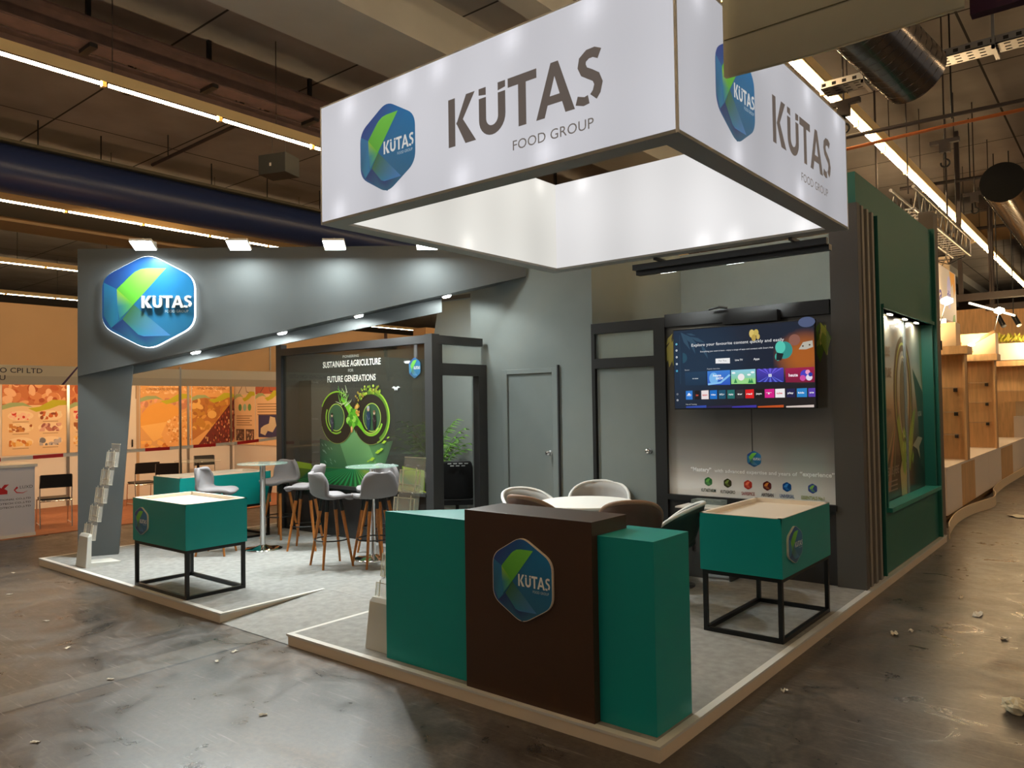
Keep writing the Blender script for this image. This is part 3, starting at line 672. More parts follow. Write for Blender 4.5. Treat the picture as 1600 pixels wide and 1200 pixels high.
for i, s in enumerate((.92, 2.03, 3.16, 4.27)):
    c = FP(s, .35, 3.81)
    f = thing('floodlight', ['square led floodlight above the hexagon logo', 'square led floodlight on the fascia, second from the left', 'square led floodlight on the fascia just left of the light box', 'square led floodlight on the fascia, rightmost one, showing just below the light box'][i], 'floodlight', c, group='led floodlights along the fascia top')
    up = (-Nn*.42+Vector((0, 0, 1))).normalized(); M = basis(c, D, up.cross(D), up)
    MB().box(-.13, .13, -.10, .10, .004, .035, M).build('lamp_head', M_white, f, bevel=.004)
    MB().box(-.12, .12, -.09, .09, -.004, .004, M).build('lamp_face', M_led, f)
    MB().tube([c+up*.035, c+Vector((0, 0, .08)), FP(s, -.03, 3.93), FP(s, -.03, 3.84)], .012, 8).build('arm', M_white, f)
    lamp('floodlight_lamp', 'AREA', c-up*.03, 19, (.9, 1, .98), c-Vector((0, 0, 1))+Nn*.15, .2, .15)
    lamp('floodlight_beam', 'SPOT', c-up*.05, 270, (.93, 1, .98), c+Nn*1.9-Vector((0, 0, 3.4)), .09, spot=118, blend=.7)
# illuminated hexagon sign
s0, z0 = .865, 3.184
t = thing('hexagon_sign', 'large halo lit blue hexagon sign with green ribbon on the fascia', 'sign', FP(s0, 0, z0))
M = basis(FP(s0, 0, z0), D, (0, 0, 1)); Mn = Vector((M[0][2], M[1][2], M[2][2]))
MB().prism(hex_outline(.551, .563), .012, .05, M, smooth=True).build('halo_rim', mat('halo_acrylic', 'ffffff', .5, emis=4.0, emcol='eefaff'), t)
MB().prism(hex_outline(.545, .556), .05, .065, M, smooth=True).build('sign_plate', mat('sign_blue', '1f5f90', .4), t)
P = Paint(FP(s0, 0, z0)+Mn*.0652, D, (0, 0, 1)); emblem(P, 0, 0, .545, .556, 1, words=False); P.text('FOOD GROUP', .20, -.135, .034, 'd5e2ea', 5, width=.28); P.build('emblem', PM, t)
mb = MB()
for q in kutas(): mb.prism([(-.065+a*.157, -.08+b*.148) for a, b in q], .075, .105, M)
mb.build('raised_letters', M_white, t)
# ------------------------------------------------------------------ light box overhead
t = thing('lightbox_header', 'square white backlit fabric header box hanging over the booth corner', 'light box', (-1.35, 1.5, 3.26))
X0, X1, Y0, Y1, Z0, Z1, wd = -2.839, .1597, .0361, 3.05, 3.26, 4.1566, .14
front = [(-.37,4.10),(-.94,4.10),(-1.56,4.10),(-1.91,4.09),(-2.5,4.08),(-1.37,3.33),(-2.02,3.33),(-2.62,3.33),(-.7,3.34)]
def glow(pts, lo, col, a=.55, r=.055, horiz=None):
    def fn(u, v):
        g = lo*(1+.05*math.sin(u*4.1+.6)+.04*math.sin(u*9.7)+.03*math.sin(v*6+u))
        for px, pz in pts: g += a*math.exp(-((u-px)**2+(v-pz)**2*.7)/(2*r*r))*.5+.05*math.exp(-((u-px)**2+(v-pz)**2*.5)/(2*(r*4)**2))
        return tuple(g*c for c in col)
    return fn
LBM = paint_mat('lightbox_fabric', .8, emis=K_BOX)
cool = (.97, .965, 1.03); warm = (1.02, 1.0, .93)
mb = MB()
for a in ((X0, X1, Y0, Y0+wd), (X0, X1, Y1-wd, Y1), (X0, X0+wd, Y0+wd, Y1-wd), (X1-wd, X1, Y0+wd, Y1-wd)): mb.box(*a, Z0, Z0+.02)
mb.build('bottom_frame', mat('lightbox_frame', '8d8c88', .5), t)
mb = MB()
for a in ((X0, X1, Y0, Y0+.012), (X0, X1, Y1-.012, Y1), (X0, X0+.012, Y0, Y1), (X1-.012, X1, Y0, Y1)): mb.box(*a, Z1, Z1+.012)
for a in ((X0-.002, X0+.012, Y0-.002, Y0+.012), (X1-.012, X1+.002, Y0-.002, Y0+.012), (X1-.012, X1+.002, Y1-.012, Y1+.002)): mb.box(*a, Z0, Z1+.012)
mb.build('outer_profile', M_alu, t)
def fab(o, U, L, fn, name='fabric_panel', parent=t):
    P = Paint(o, U, (0, 0, 1)); P.grid(0, L, .02, Z1-Z0, 60, 24, fn, 0); return P.build(name, LBM, parent)
F0 = lambda pts, lo, col, ox=0: (lambda u, v: glow(pts, lo, col)(u+ox, v+Z0))
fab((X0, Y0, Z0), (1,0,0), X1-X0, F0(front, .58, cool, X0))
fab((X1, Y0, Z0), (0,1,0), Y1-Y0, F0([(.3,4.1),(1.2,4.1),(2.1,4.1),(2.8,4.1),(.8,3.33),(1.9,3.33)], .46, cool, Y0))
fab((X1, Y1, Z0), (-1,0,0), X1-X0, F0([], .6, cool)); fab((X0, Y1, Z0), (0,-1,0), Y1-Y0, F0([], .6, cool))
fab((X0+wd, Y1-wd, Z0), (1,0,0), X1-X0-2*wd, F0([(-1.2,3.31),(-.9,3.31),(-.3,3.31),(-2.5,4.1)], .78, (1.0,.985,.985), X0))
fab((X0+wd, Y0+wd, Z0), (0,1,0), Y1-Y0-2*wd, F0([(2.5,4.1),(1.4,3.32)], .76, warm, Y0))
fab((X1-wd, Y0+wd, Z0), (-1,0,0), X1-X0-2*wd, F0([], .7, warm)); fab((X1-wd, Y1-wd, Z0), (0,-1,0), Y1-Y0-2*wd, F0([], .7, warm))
P = Paint((0, Y0-.002, 0), (1,0,0), (0,0,1)); emblem(P, -2.08, 3.69, .292, .311, 1); P.build('emblem', PME, t); P = Paint((0, Y0-.002, 0), (1,0,0), (0,0,1))
P.polys(kutas(), -1.478, 3.545, 1.19/3.76, .315, '6a605c', 2); P.text('FOOD GROUP', -.645, 3.408, .062, '7d7570', 2, align='C', width=.585)
P.build('lettering', PME, t)
P = Paint((X1+.002, 0, 0), (0,1,0), (0,0,1)); emblem(P, .795, 3.71, .291, .305, 1); P.build('emblem', PME, t); P = Paint((X1+.002, 0, 0), (0,1,0), (0,0,1))
P.polys(kutas(), 1.385, 3.56, 1.22/3.76, .315, '6a605c', 2); P.text('FOOD GROUP', 2.22, 3.42, .062, '7d7570', 2, align='C', width=.6)
P.build('lettering', PME, t)
# spot rail behind the light box
t = thing('track_light', 'dark rail with flat floodlights behind the lower edge of the light box', 'track light', (-.8, 3.2, 3.12))
box('rail', M_black, -1.9, -.03, 3.16, 3.24, 3.14, 3.19, t); box('rail', M_dframe, -1.9, -.03, 3.09, 3.14, 3.18, 3.235, t)
for x in (-1.6, -.3): MB().box(x-.015, x+.015, 3.0, 3.2, 3.235, 3.262).build('bracket', M_dframe, t)
for x in (-1.65, -.95): 
    MB().box(x-.1, x+.1, 3.26, 3.38, 3.17, 3.20).build('lamp_head', M_alu, t); MB().box(x-.085, x+.085, 3.27, 3.37, 3.164, 3.17).build('lamp_face', M_led, t)
    lamp('rail_lamp', 'SPOT', (x, 3.32, 3.15), 120, (.93, 1, .97), (x-.2, 6.3, 3.15), .06, spot=75, blend=.6)
# ------------------------------------------------------------------ booth walls and doors
YW = 4.07
mb = MB().box(-4.98, -4.36, YW, YW+.1, ZP, 3.95).box(-3.545, -3.03, YW, YW+.1, ZP, 3.95).box(-4.36, -3.545, YW, YW+.1, 2.275, 3.95)
struct('wall_centre', mb.build('wall_centre', M_wall))
def door(n, x0, x1, z1, m, knobx, knobz, frame, glint):
    t = thing('door_%d' % n, None, None, ((x0+x1)/2, YW, ZP)); t['kind'] = 'structure'
    f = .085
    if frame:
        MB().box(x0, x0+f, YW-.022, YW+.06, ZP, z1).box(x1-f, x1, YW-.022, YW+.06, ZP, z1).box(x0+f, x1-f, YW-.022, YW+.06, z1-f*.7, z1).build('door_frame', M_wall, t, bevel=.004)
        box('door_leaf', M_wall, x0+f+.006, x1-f, YW+.004, YW+.05, ZP+.01, z1-f*.7-.006, t)
        box('frame_gap', M_dframe, x1, x1+.018, YW-.03, YW-.0, ZP, z1+.03, t)
    else: box('door_leaf', m, x0+.01, x1-.01, YW+.004, YW+.05, ZP+.01, z1-.008, t)
    k = MB().lathe([(.012, 0), (.012, .03), (.028, .04), (.032, .055), (.024, .07), (.005, .072)], n=20, M=basis((knobx, YW+.003, knobz), (1,0,0), (0,0,1))).build('door_knob', M_chrome, t)
    MB().lathe([(.03, 0), (.03, .006), (.02, .01)], n=20, M=basis((knobx, YW+.003, knobz), (1,0,0), (0,0,1))).build('knob_plate', M_steel, k)
door(1, -4.43, -3.54, 2.31, M_wall, -3.68, 1.255, True, 0)
door(2, -2.985, -2.19, 2.27, M_wall, -2.29, 1.316, False, 0)
struct('wall_store', MB().box(-3.13, -3.03, YW+.1, 6.45, ZP, 3.95).build('wall_store', M_wall))
struct('wall_back', MB().box(-3.03, -.16, 6.38, 6.48, ZP, 3.95).build('wall_back', M_wall))
struct('wall_meeting', MB().prism([(-7.95, ZP), (-4.98, ZP), (-4.98, 3.95), (-7.42, 3.95), (-7.72, 2.7), (-7.95, 2.7)], -.05, 0, basis((0, 6.0, 0), (1,0,0), (0,0,1))).build('wall_meeting', M_wall))
struct('wall_side', MB().box(-8.0, -7.95, 3.14, 6.0, ZP, 2.7).build('wall_side', M_wall))
struct('wall_closet', MB().box(-5.03, -4.98, YW+.1, 6.0, ZP, 3.95).build('wall_closet', M_wall))
# frame and transom around the store door
M_dfr2 = mat('near_black_frame', '171616', .55)
t = thing('transom_window', 'dark frame with a narrow glass transom over the grey door left of the television', 'window', (-2.6, YW, ZP))
box('post', M_dfr2, -3.03, -2.985, YW-.03, YW+.06, ZP, 2.80, t); box('rail', M_dfr2, -2.985, -2.2, YW-.03, YW+.06, 2.27, 2.385, t)
box('rail', M_dfr2, -2.985, -2.2, YW-.03, YW+.06, 2.68, 2.80, t); box('glass_pane', M_glass, -2.985, -2.2, YW+.01, YW+.016, 2.385, 2.68, t)
# logo window
t = thing('logo_window', 'large window with grey gradient film, small hexagon logos and a white slogan', 'window', (-1.2, YW, ZP))
box('post', M_dfr2, -2.2, -2.06, YW-.035, YW+.06, ZP, 2.80, t); box('rail', M_dfr2, -2.06, -.305, YW-.03, YW+.06, 2.69, 2.83, t)
box('sill', M_dfr2, -2.06, -.28, YW-.05, YW+.06, .80, .855, t); box('lower_panel', mat('anthracite_panel', '343233', .45), -2.06, -.28, YW, YW+.05, ZP, .80, t)
P = Paint((0, YW+.01, 0), (1,0,0), (0,0,1))
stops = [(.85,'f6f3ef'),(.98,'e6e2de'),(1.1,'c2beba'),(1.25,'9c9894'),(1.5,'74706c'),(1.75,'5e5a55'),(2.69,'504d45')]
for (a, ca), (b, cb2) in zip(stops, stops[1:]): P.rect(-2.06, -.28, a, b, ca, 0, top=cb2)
P.line([(-1.11, 1.33), (-1.11, 1.8)], .012, '3c3936', 1)
emblem(P, -1.095, 1.268, .075, .083, 1, small=False)
P.text('“Mastery”', -1.8, 1.115, .044, 'ffffff', 2, .03, width=.235); P.text('with advanced expertise and years of', -1.53, 1.113, .038, 'fafafa', 2, .012, width=.87)
P.text('“experience”', -.635, 1.115, .044, 'ffffff', 2, .03, width=.33)
def mini(x, z, a, b, tx, col, w):
    P.fan((x, z), [(x+p, z+q) for p, q in hex_outline(.043, .048)], lambda p: a, 2)
    P.poly([(x+.02, z+.034), (x-.006, z+.03), (x-.028, z+.008), (x-.028, z-.006), (x, z-.004)], b, 3); P.poly([(x-.028, z-.004), (x+.002, z-.002), (x+.028, z-.032), (x-.006, z-.03)], mixc(a, b, .5), 3)
    P.text(tx, x, z-.108, .034, col, 3, .022, 'C', w)
for a in ((-1.60,1.01,'1f6a2c','63b944','KUTASTARIM','2e3d30',.165), (-1.385,1.005,'3a3a22','7a9040','KUTASAGRO','35342c',.16), (-1.165,1.0,'b8382c','f07858','SAFESPICE','a04848',.14),
          (-.965,1.0,'5a1c1c','e08a38','ARTISAN','402828',.125), (-.765,1.0,'123f8c','3c8ae0','UNIVERSAL','4a5a8c',.145), (-.515,.998,'46408c','8cb848','ESSENTIALS No.1','a8a850',.22)): mini(*a)
rnd = random.Random(3)
for cx, sx in ((-2.03, 1), (-.33, -1)):
    for k in range(9):
        a = math.radians(-20-rnd.random()*120); l = .16+.16*rnd.random(); x = cx+sx*rnd.random()*.12; z = 2.62-rnd.random()*.1
        ex, ez = x+math.cos(a)*l*.6, z+math.sin(a)*l
        nx, nz = -(ez-z)*.16, (ex-x)*.16
        P.poly([(x, z), ((x+ex)/2+nx, (z+ez)/2+nz), (ex, ez), ((x+ex)/2-nx, (z+ez)/2-nz)], rnd.choice(['7d8f3c', 'a2a446', '566e30', 'b8ac5a']), 2)
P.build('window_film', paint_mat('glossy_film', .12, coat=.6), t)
# television and its bracket box
t = thing('television', 'wall mounted flat television showing a smart menu of colourful app tiles', 'television', (-1.14, 3.92, 2.2))
box('tv_body', M_black, -1.888, -.398, 3.90, 3.945, 1.782, 2.636, t, bevel=.004)
MB().box(-1.3, -1.0, 3.945, 4.03, 2.0, 2.4).build('wall_mount', M_black, t)
P = Paint((-1.885, 3.899, 1.787), (1,0,0), (0,0,1)); TW, TH = 1.484, .845
def TV(x, y):
    u = (x-180)/1177; yt = 190-92*u; yb = 846-6*u; return (u*TW, (1-(y-yt)/(yb-yt))*TH)
def tvr(x0, y0, x1, y1, col, L, top=None):
    u0 = (x0-180)/1177; c = [TV(x0, y1), TV(x1, y1-6*(x1-x0)/1177), TV(x1, y0-60*(x1-x0)/1177), TV(x0, y0)]
    P.poly(c, [col, col, top, top] if top else col, L)
def bg(u, v):
    a = Vector(lin('101c30')); b = Vector(lin('142f48')); c = Vector(lin('191214')); d = Vector(lin('a85a1c'))
    t1 = max(0, 1-((u-.25)**2+(v-.5)**2)/.35); o = a.lerp(b, t1*.9)
    o = o.lerp(c, max(0, min(1, (.36-v)/.2))*min(1, u)); g = max(0, 1-(((u-1.38)/.3)**2+((v-.5)/.26)**2)); return tuple(o.lerp(d, min(1, g*1.1)))
P.grid(.006, TW-.006, .006, TH-.006, 44, 26, bg, 0)
for x, y, a, l in [(250,205,-35,200),(250,205,-60,170),(330,240,-20,150),(330,245,-70,150),(430,290,-65,150),(300,215,-10,90)]:
    p = TV(x, y); q = TV(x+math.cos(math.radians(a))*l, y-math.sin(math.radians(a))*l); n = Vector((-(q[1]-p[1]), q[0]-p[0]))*.10
    P.poly([p, ((p[0]+q[0])/2+n.x, (p[1]+q[1])/2+n.y), q, ((p[0]+q[0])/2-n.x, (p[1]+q[1])/2-n.y)], '2c4a60', 1)
for cx, cy, rx, ry, c in ((870,215,22,34,'d8bf68'),(905,205,20,26,'c8b058'),(885,250,18,28,'b89c48'),(920,240,14,22,'cbb060')): P.ell(*TV(cx, cy), rx/1177*TW, ry/690*TH, c, 1)
P.ell(*TV(1205,270), .055, .055, '8c5a4c', 1); P.ell(*TV(1125,355), .08, .085, '2f8f88', 1); P.ell(*TV(1095,330), .05, .06, '54c8b4', 2); P.poly([TV(1065,375), TV(1120,385), TV(1100,440), TV(1060,440)], '101820', 3); P.ell(*TV(1075,410), .03, .04, '48b8a8', 2)
P.ell(*TV(1300,120), .08, .05, '4e5a7c', 1); P.poly([TV(1235,350), TV(1270,290), TV(1340,275), TV(1344,330), TV(1290,350)], 'b9b4a6', 2)
P.ell(*TV(1268,322), .008, .008, '3a2a20', 3); P.ell(*TV(1318,312), .008, .008, '3a2a20', 3); P.ell(*TV(265,420), .05, .055, '1f4a5e', 1, a0=-90, a1=90)
P.line([TV(240,230), TV(240,640)], .002, '33586a', 1)
def tt(s, x, y, h, col, w, L=5, bold=0): p = TV(x, y); P.text(s, p[0], p[1], h/655*TH, col, L, bold, width=w/1177*TW)
tt('Explore your favourite content quickly and easily', 350, 325, 24, 'f4f4f4', 775); tt('Everything you want is here - enjoy a range of apps and content with Smart Hub', 428, 372, 12, 'd8dade', 612, bold=.01)
tvr(560, 425, 683, 465, 'f2f2f2', 4); tt('For You', 588, 450, 14, '50545a', 66); tt('Live TV', 728, 444, 14, 'f0f0f0', 64, bold=.02); tt('Apps', 880, 437, 16, 'f0f0f0', 48, bold=.02)
tt('Recent', 284, 526, 10, 'c8ccd0', 42); tt('Popular Searches', 485, 516, 10, 'c8ccd0', 110)
tvr(284, 540, 474, 648, '12304a', 3, '173a58'); tt('tv now', 352, 596, 10, 'e8f0f4', 52, bold=.02)
tvr(485, 530, 682, 645, '2a56c0', 3, '3a80d8'); P.ell(*TV(540,590), .05, .06, '78b8f0', 4); tt('heute', 536, 575, 18, 'f4f8ff', 70, bold=.03); tt('SHOW', 560, 600, 18, 'f4f8ff', 65, bold=.03); P.line([TV(490,640), TV(600,625), TV(680,560)], .02, '88c4f4', 4)
tvr(690, 522, 893, 638, '8ad06c', 3, '90d0e8'); P.poly([TV(692,602), TV(790,590), TV(892,588), TV(892,628), TV(692,638)], '9cdc8c', 4); P.ell(*TV(775,580), .035, .035, 'f6f0f0', 5)
for x in (728, 862, 845): P.poly([TV(x-14, 630), TV(x+14, 629), TV(x, 590)], '2f8a50', 6)
for x, y in ((712,545),(870,540),(840,560)): P.ell(*TV(x, y), .02, .01, 'f4fafc', 5)
tvr(903, 515, 1116, 622, '2c2c8c', 3, '4a3cb0')
for k in range(5): P.poly([TV(1010, 565), TV(910+k*46, 622), TV(930+k*46, 621)], '5a68d8', 4); P.poly([TV(1010, 565), TV(910+k*46, 512-k*2), TV(930+k*46, 511-k*2)], '6a5ce0', 4)
P.poly([TV(998,555), TV(1022,554), TV(1022,578), TV(998,579)], 'e8ecf8', 5); tt('S', 1004, 574, 14, '3040a0', 12, 6)
tvr(1130, 508, 1349, 626, '7c1038', 3, 'a01848'); tt('heute', 1155, 578, 24, 'f4e4ec', 70, bold=.03)
for x, y, r, c in ((1280,560,.045,'4a3cc0'),(1310,585,.03,'e8e0f0'),(1262,590,.028,'d04ca0'),(1300,540,.022,'f0a0c8'),(1320,560,.02,'2838a0')): P.ell(*TV(x, y), r, r, c, 5)
app = [(288,348,'2a7ad0','ARD'),(370,412,'0c0c10','Joyn'),(428,492,'f0e4e4','apps'),(503,566,'1470c8','video'),(580,640,'10506c','RTL+'),(655,717,'1c6c68','viaplay'),(730,792,'2e2a30','tv'),(806,876,'e01018','red'),(884,954,'0e0c0e','joyn'),(964,1040,'d81888','T'),(1047,1122,'f4f0f0','tube'),(1134,1202,'1c1a48','play'),(1214,1290,'2484c8','kids'),(1300,1352,'5a3ca8','arte')]
ac = {'0c0c10':'e86048','f0e4e4':'d02830','f4f0f0':'d03038'}
for x0, x1, c, s in app:
    yt = 695-(x0-288)*.019; tvr(x0, yt, x1, yt+72, c, 3); tt(s, x0+10, yt+42, 13, ac.get(c, 'f4f4f4'), min(46, x1-x0-20), bold=.03)
P.ell(*TV(318,722), .012, .012, 'f0f6ff', 6); tt('New & Trending', 288, 812, 10, 'c8ccd0', 98)
for x0, x1, c in ((288,470,'2c48a8'),(472,690,'241c48'),(692,895,'3a30a0'),(905,1110,'c0501c'),(1130,1340,'d8c8c0')): tvr(x0, 824, x1, 836, c, 3)
for y, c in ((305,'78d8f0'),(357,'dfe6ea'),(413,'dfe6ea'),(470,'dfe6ea'),(528,'50c0e8'),(722,'8a8e94'),(772,'c8ccd0')):
    P.ell(*TV(210, y), .011, .011, c, 3, n=12); P.ell(*TV(210, y), .005, .005, '14202e', 4, n=8)
P.build('tv_screen', paint_mat('tv_display', .15, emis=.9), t)
t = thing('bracket_box', 'dark box mounted on the frame just above the television', 'box', (-1.05, 4.0, 2.7))
box('box_case', M_dfr2, -1.338, -.768, 3.93, 4.03, 2.655, 2.765, t); MB().tube([(-1.5, 3.97, 2.83), (-1.38, 3.95, 2.845), (-1.3, 3.98, 2.83)], .012, 6).build('cable', M_black, t)
# ------------------------------------------------------------------ right pillar, slats and the teal side wall
t = thing('corner_pillar', 'grey corner pillar with upright slats at the right end of the logo window', 'pillar', (-.15, 4.1, ZP))
box('pillar_board', mat('pillar_grey', '55524f', .6), -.29, -.03, 4.04, 4.14, ZP, 3.72, t)
box('slot_backing', M_black, -.16, -.10, 4.14, 4.78, ZP, 3.72, t)
for y in (4.20, 4.38, 4.56): box('slat', mat('slat_grey', '8b8378', .6), -.12, -.03, y, y+.07, ZP, 3.72, t)
t = thing('side_wall_unit', 'teal green outer wall with a recessed poster case facing the aisle', 'wall unit', (-.1, 6, ZP))
gx0, gx1 = -.16, -.055
G = mat('teal_wall_paint', '1c6658', .5)
G2 = G
mb = MB().box(gx0, gx1, 4.10, 7.55, 3.72, 4.03).box(gx0, gx1, 4.76, 7.55, 2.80, 3.72).box(gx0, gx1, 4.76, 4.97, .72, 2.80).box(gx0, gx1, 7.40, 7.55, .72, 2.80).box(gx0, gx1, 4.76, 7.55, ZP, .72)
mb.build('wall_board', G, t)
box('side_fin', G2, gx0, gx1+.045, 7.50, 7.56, ZP, 4.05, t); box('side_fin', G2, gx0, gx1+.03, 4.76, 4.80, ZP, 3.72, t)
box('case_ledge', mat('teal_ledge', '2a8476', .45), gx0, gx1+.055, 4.94, 7.44, .70, .745, t); box('case_head', G2, gx0-.02, gx1+.03, 4.92, 7.46, 2.80, 2.84, t)
box('case_jamb', G2, gx0-.02, gx1+.012, 4.95, 4.985, .745, 2.8, t); box('case_jamb', G2, gx0-.02, gx1+.012, 7.38, 7.42, .745, 2.8, t)
P = Paint((gx0-.01, 4.97, .74), (0,1,0), (0,0,1))
def pc(u, v):
    a = Vector(lin('6c6455')); b = Vector(lin('c2bda2')); c = Vector(lin('8c9590')); d = Vector(lin('a88a68')); e2 = Vector(lin('2a231c'))
    v = v/2.06
    s = [(0, e2), (.22, e2), (.38, a), (.5, d), (.62, b), (.72, Vector(lin('b0b6ac'))), (.8, c), (1.0, Vector(lin('a39c84')))]
    for (p, q), (p2, q2) in zip(s, s[1:]):
        if v <= p2: return tuple(q.lerp(q2, (v-p)/(p2-p)))
    return tuple(s[-1][1])
P.grid(0, 2.41, 0, 2.06, 12, 24, pc, 0)
for y0, x, w in ((1.0,.9,.05),(.9,1.0,-.3)): P.poly([(1.0, .95), (.45+w, .1), (.6+w, .1)], 'b0785a' if w > 0 else '8c8a5c', 1)
for k in range(6): P.poly([(1.0, .95), (.1+.14*k, .25), (.16+.14*k, .25)], ['8a6a50', '6a6a48', 'a08058', '5a5a40', '8c7050', '6c7850'][k], 1)
# upright infinity loop
lp = [(1.35+.42*math.sin(a)*(1 if a < PI else 1)*.9, 1.15+.62*math.cos(a)) for a in [2*PI*q/36 for q in range(37)]]
P.line(lp, .17, '4a4638', 2); P.line([(x*1.0, z) for x, z in lp], .03, '9ca85c', 3); P.ell(1.35, 1.15, .17, .42, '5c6656', 3); P.line(arc(1.35, 1.15, .22, .47, 0, 360, 30), .03, 'c8c6a4', 4)
P.poly([(1.0,.85),(1.25,.25),(1.42,.42),(1.6,.25),(1.95,1.0),(1.8,.95),(1.5,.55),(1.3,.55),(1.1,.95)], '8aa83c', 4); P.poly([(1.15,.0),(1.1,.3),(1.25,.48),(1.5,.3),(1.45,0)], 'c8b87c', 3)
for k in range(14):
    x = 1.25+rnd.random()*.5; z = .2+rnd.random()*.45; P.poly([(x, z), (x+.06, z+.1), (x+.02, z+.16), (x-.05, z+.06)], rnd.choice(['5c8a2c','86b83c','a8c850']), 5)
P.poly([(1.75,.55),(2.05,.65),(2.3,.62),(2.1,.52),(2.15,.36),(1.98,.5)], 'b8b49a', 5); P.poly([(1.85,1.5),(2.4,1.2),(2.4,.2),(2.2,.3),(2.1,.9)], '3c4a3c', 1); P.poly([(2.25,2.06),(2.4,2.06),(2.4,1.2),(2.3,1.5)], '6a7838', 1)
for s, z, h, w in (('PIONEERING', 1.84, .055, .40), ('SUSTAINABLE', 1.60, .11, .70), ('AGRICULTURE', 1.36, .11, .74), ('FOR', 1.10, .09, .22), ('GENERATIONS', .92, .10, .72)): P.text(s, .06, z, h, '8a7a66', 5, .02, width=w)
P.text('IF YOU NEED US HERE', .08, .28, .09, 'a89c8c', 5, .01, width=.95)
for k in range(3): P.rect(.08, .95, .2-.05*k, .215-.05*k, '9a8a7c', 5)
P.text('KUTAS', 2.08, .9, .06, 'd8dcd4', 5, .02, width=.2)
P.build('poster_print', paint_mat('poster_gloss', .3, coat=.5), t)
for y in (5.6, 6.3, 6.9): 
    MB().box(gx0+.02, gx0+.05, y-.07, y+.07, 2.785, 2.80).build('case_light', mat('case_led', 'ffffff', .5, emis=7, emcol='fff4dc'), t)
    lamp('case_lamp', 'AREA', (gx0+.05, y, 2.77), 5.0, (1, .95, .8), (gx0+.01, y, 1.5), .05, .25)
t = thing('end_post', 'brown grey end post beyond the teal side wall', 'post', (-.1, 7.7, 0)); box('post_board', mat('post_taupe', '6c6053', .6), -.2, -.03, 7.58, 7.86, 0, 4.3, t)
box('post_cap', M_black, -.045, -.02, 7.86, 7.9, 2.5, 2.62, t)
# ------------------------------------------------------------------ glazed meeting room
YG = 3.08
t = thing('glass_wall', 'dark framed glass wall of the meeting room printed with a green infinity loop', 'glass wall', (-6.4, YG, ZP))
box('post', M_dframe, -7.99, -7.86, YG-.04, YG+.06, ZP, 2.80, t); box('post', M_dframe, -4.81, -4.68, YG-.05, YG+.08, ZP, 2.745, t)
box('rail', M_dframe, -7.86, -4.81, YG-.05, YG+.05, 2.635, 2.735, t); box('rail', M_dframe, -7.86, -4.81, YG-.06, YG+.05, .745, .79, t)
box('lower_panel', mat('gloss_anthracite', '2b2b2c', .12), -7.86, -4.81, YG, YG+.04, ZP, .745, t)
gl = box('glass_pane', glass_mat('smoked_glass', '3b3a30', .42, .03), -7.86, -4.81, YG, YG+.008, .79, 2.635, t)
P = Paint((-6.235, YG-.001, 1.72), (1,0,0), (0,0,1))
def blend(u, v): 
    return (0, 0, 0)
CX, RX = .355, .355
P.poly([(-.75,-.30),(-.36,-.36),(.36,-.36),(.78,-.30),(.55,-.75),(-.75,-.80)], ['2c3c34','4c7c54','5c9058','3c4c38','4a7a50','1e5c44'], 1)
P.poly([(0,-.02),(-.3,-.36),(-.05,-.85),(.6,-.85),(.3,-.36)], ['8cc888','6aa870','4c8458','5a9058','78b070'], 2)
# field with furrows
P.poly([(-1.55,-.68),(1.35,-.72),(1.35,-.93),(-1.55,-.93)], ['5c7828','7a9430','4c6418','38581c'], 2)
P.poly([(-.9,-.70),(.9,-.70),(1.3,-.93),(-1.3,-.93)], ['1c6c48','2c7c48','3c6c24','145034'], 3)
for k in range(25):
    x = -1.2+.1*k; P.poly([(x*.22, -.70), (x*.22+.008, -.70), (x*1.15+.05, -.93), (x*1.15, -.93)], mixc('2ea05c', 'c8d048', max(0, min(1, (k-11)/8))), 4)
for a, b in ((-1.55, -.95), (.95, 1.35)): P.poly([(a, -.62), (b, -.66), (b, -.74), (a, -.72)], '8aa82c', 3)
# loops
def loop(cx, rx, ry, w, col, L, a0=0, a1=360, cy=0): P.line(arc(cx, cy, rx, ry, a0, a1, 40), w, col, L)
for s in (-1, 1):
    loop(s*CX, .265, .27, .19, '2c271f', 5, cy=-.0); P.ell(s*CX+s*.03, -.0, .17, .18, '3f6446', 5)
    loop(s*CX+s*.02, .175, .185, .012, 'b6d85c', 7)
P.line([(-.12,.2),(.0,.04),(.12,-.16)], .19, '3a3226', 5); P.line([(.12,.2),(.0,.04),(-.12,-.16)], .17, '30291f', 5)
loop(CX, .365, .355, .022, 'a2cf3c', 8, -70, 85); loop(CX, .345, .33, .05, '5c8a28', 7, -60, 100); loop(CX, .235, .235, .03, '8ecb3a', 8, -165, -20); loop(CX, .21, .21, .014, 'c4e468', 9, -160, -40)
loop(-CX, .365, .355, .02, '8cc034', 8, 60, 155); loop(-CX-.02, .22, .22, .022, '90c43c', 8, 150, 300); loop(-CX, .355, .36, .008, '8a9a50', 8, 200, 330); loop(CX, .355, .36, .008, '8a9a50', 8, 210, 330)
P.line([(-.24,.26),(-.12,.16),(.0,.02),(.14,-.10),(.24,-.2)], [.05,.09,.12,.07,.03], '7cd02c', 9)
for k in range(46):
    a = rnd.random()*2*PI; r = rnd.random()*.1; x = -.02+r*math.cos(a); z = -.0+1.5*r*math.sin(a); s = .02+.03*rnd.random()
    P.ell(x, z, s, s, rnd.choice(['4c9a24','7cd03c','a2e05c','62b82c']), 10, n=7)
for k in range(26):
    a = rnd.uniform(20, 170); l = rnd.uniform(.06, .15); x = rnd.uniform(-.28, -.12); z = .22+rnd.uniform(-.08, .14)
    P.line([(x, z), (x+l*math.cos(math.radians(a)), z+l*math.sin(math.radians(a)))], [.014, .003], rnd.choice(['b8e08c','5ca83c','d8e8c0','84c850']), 11)
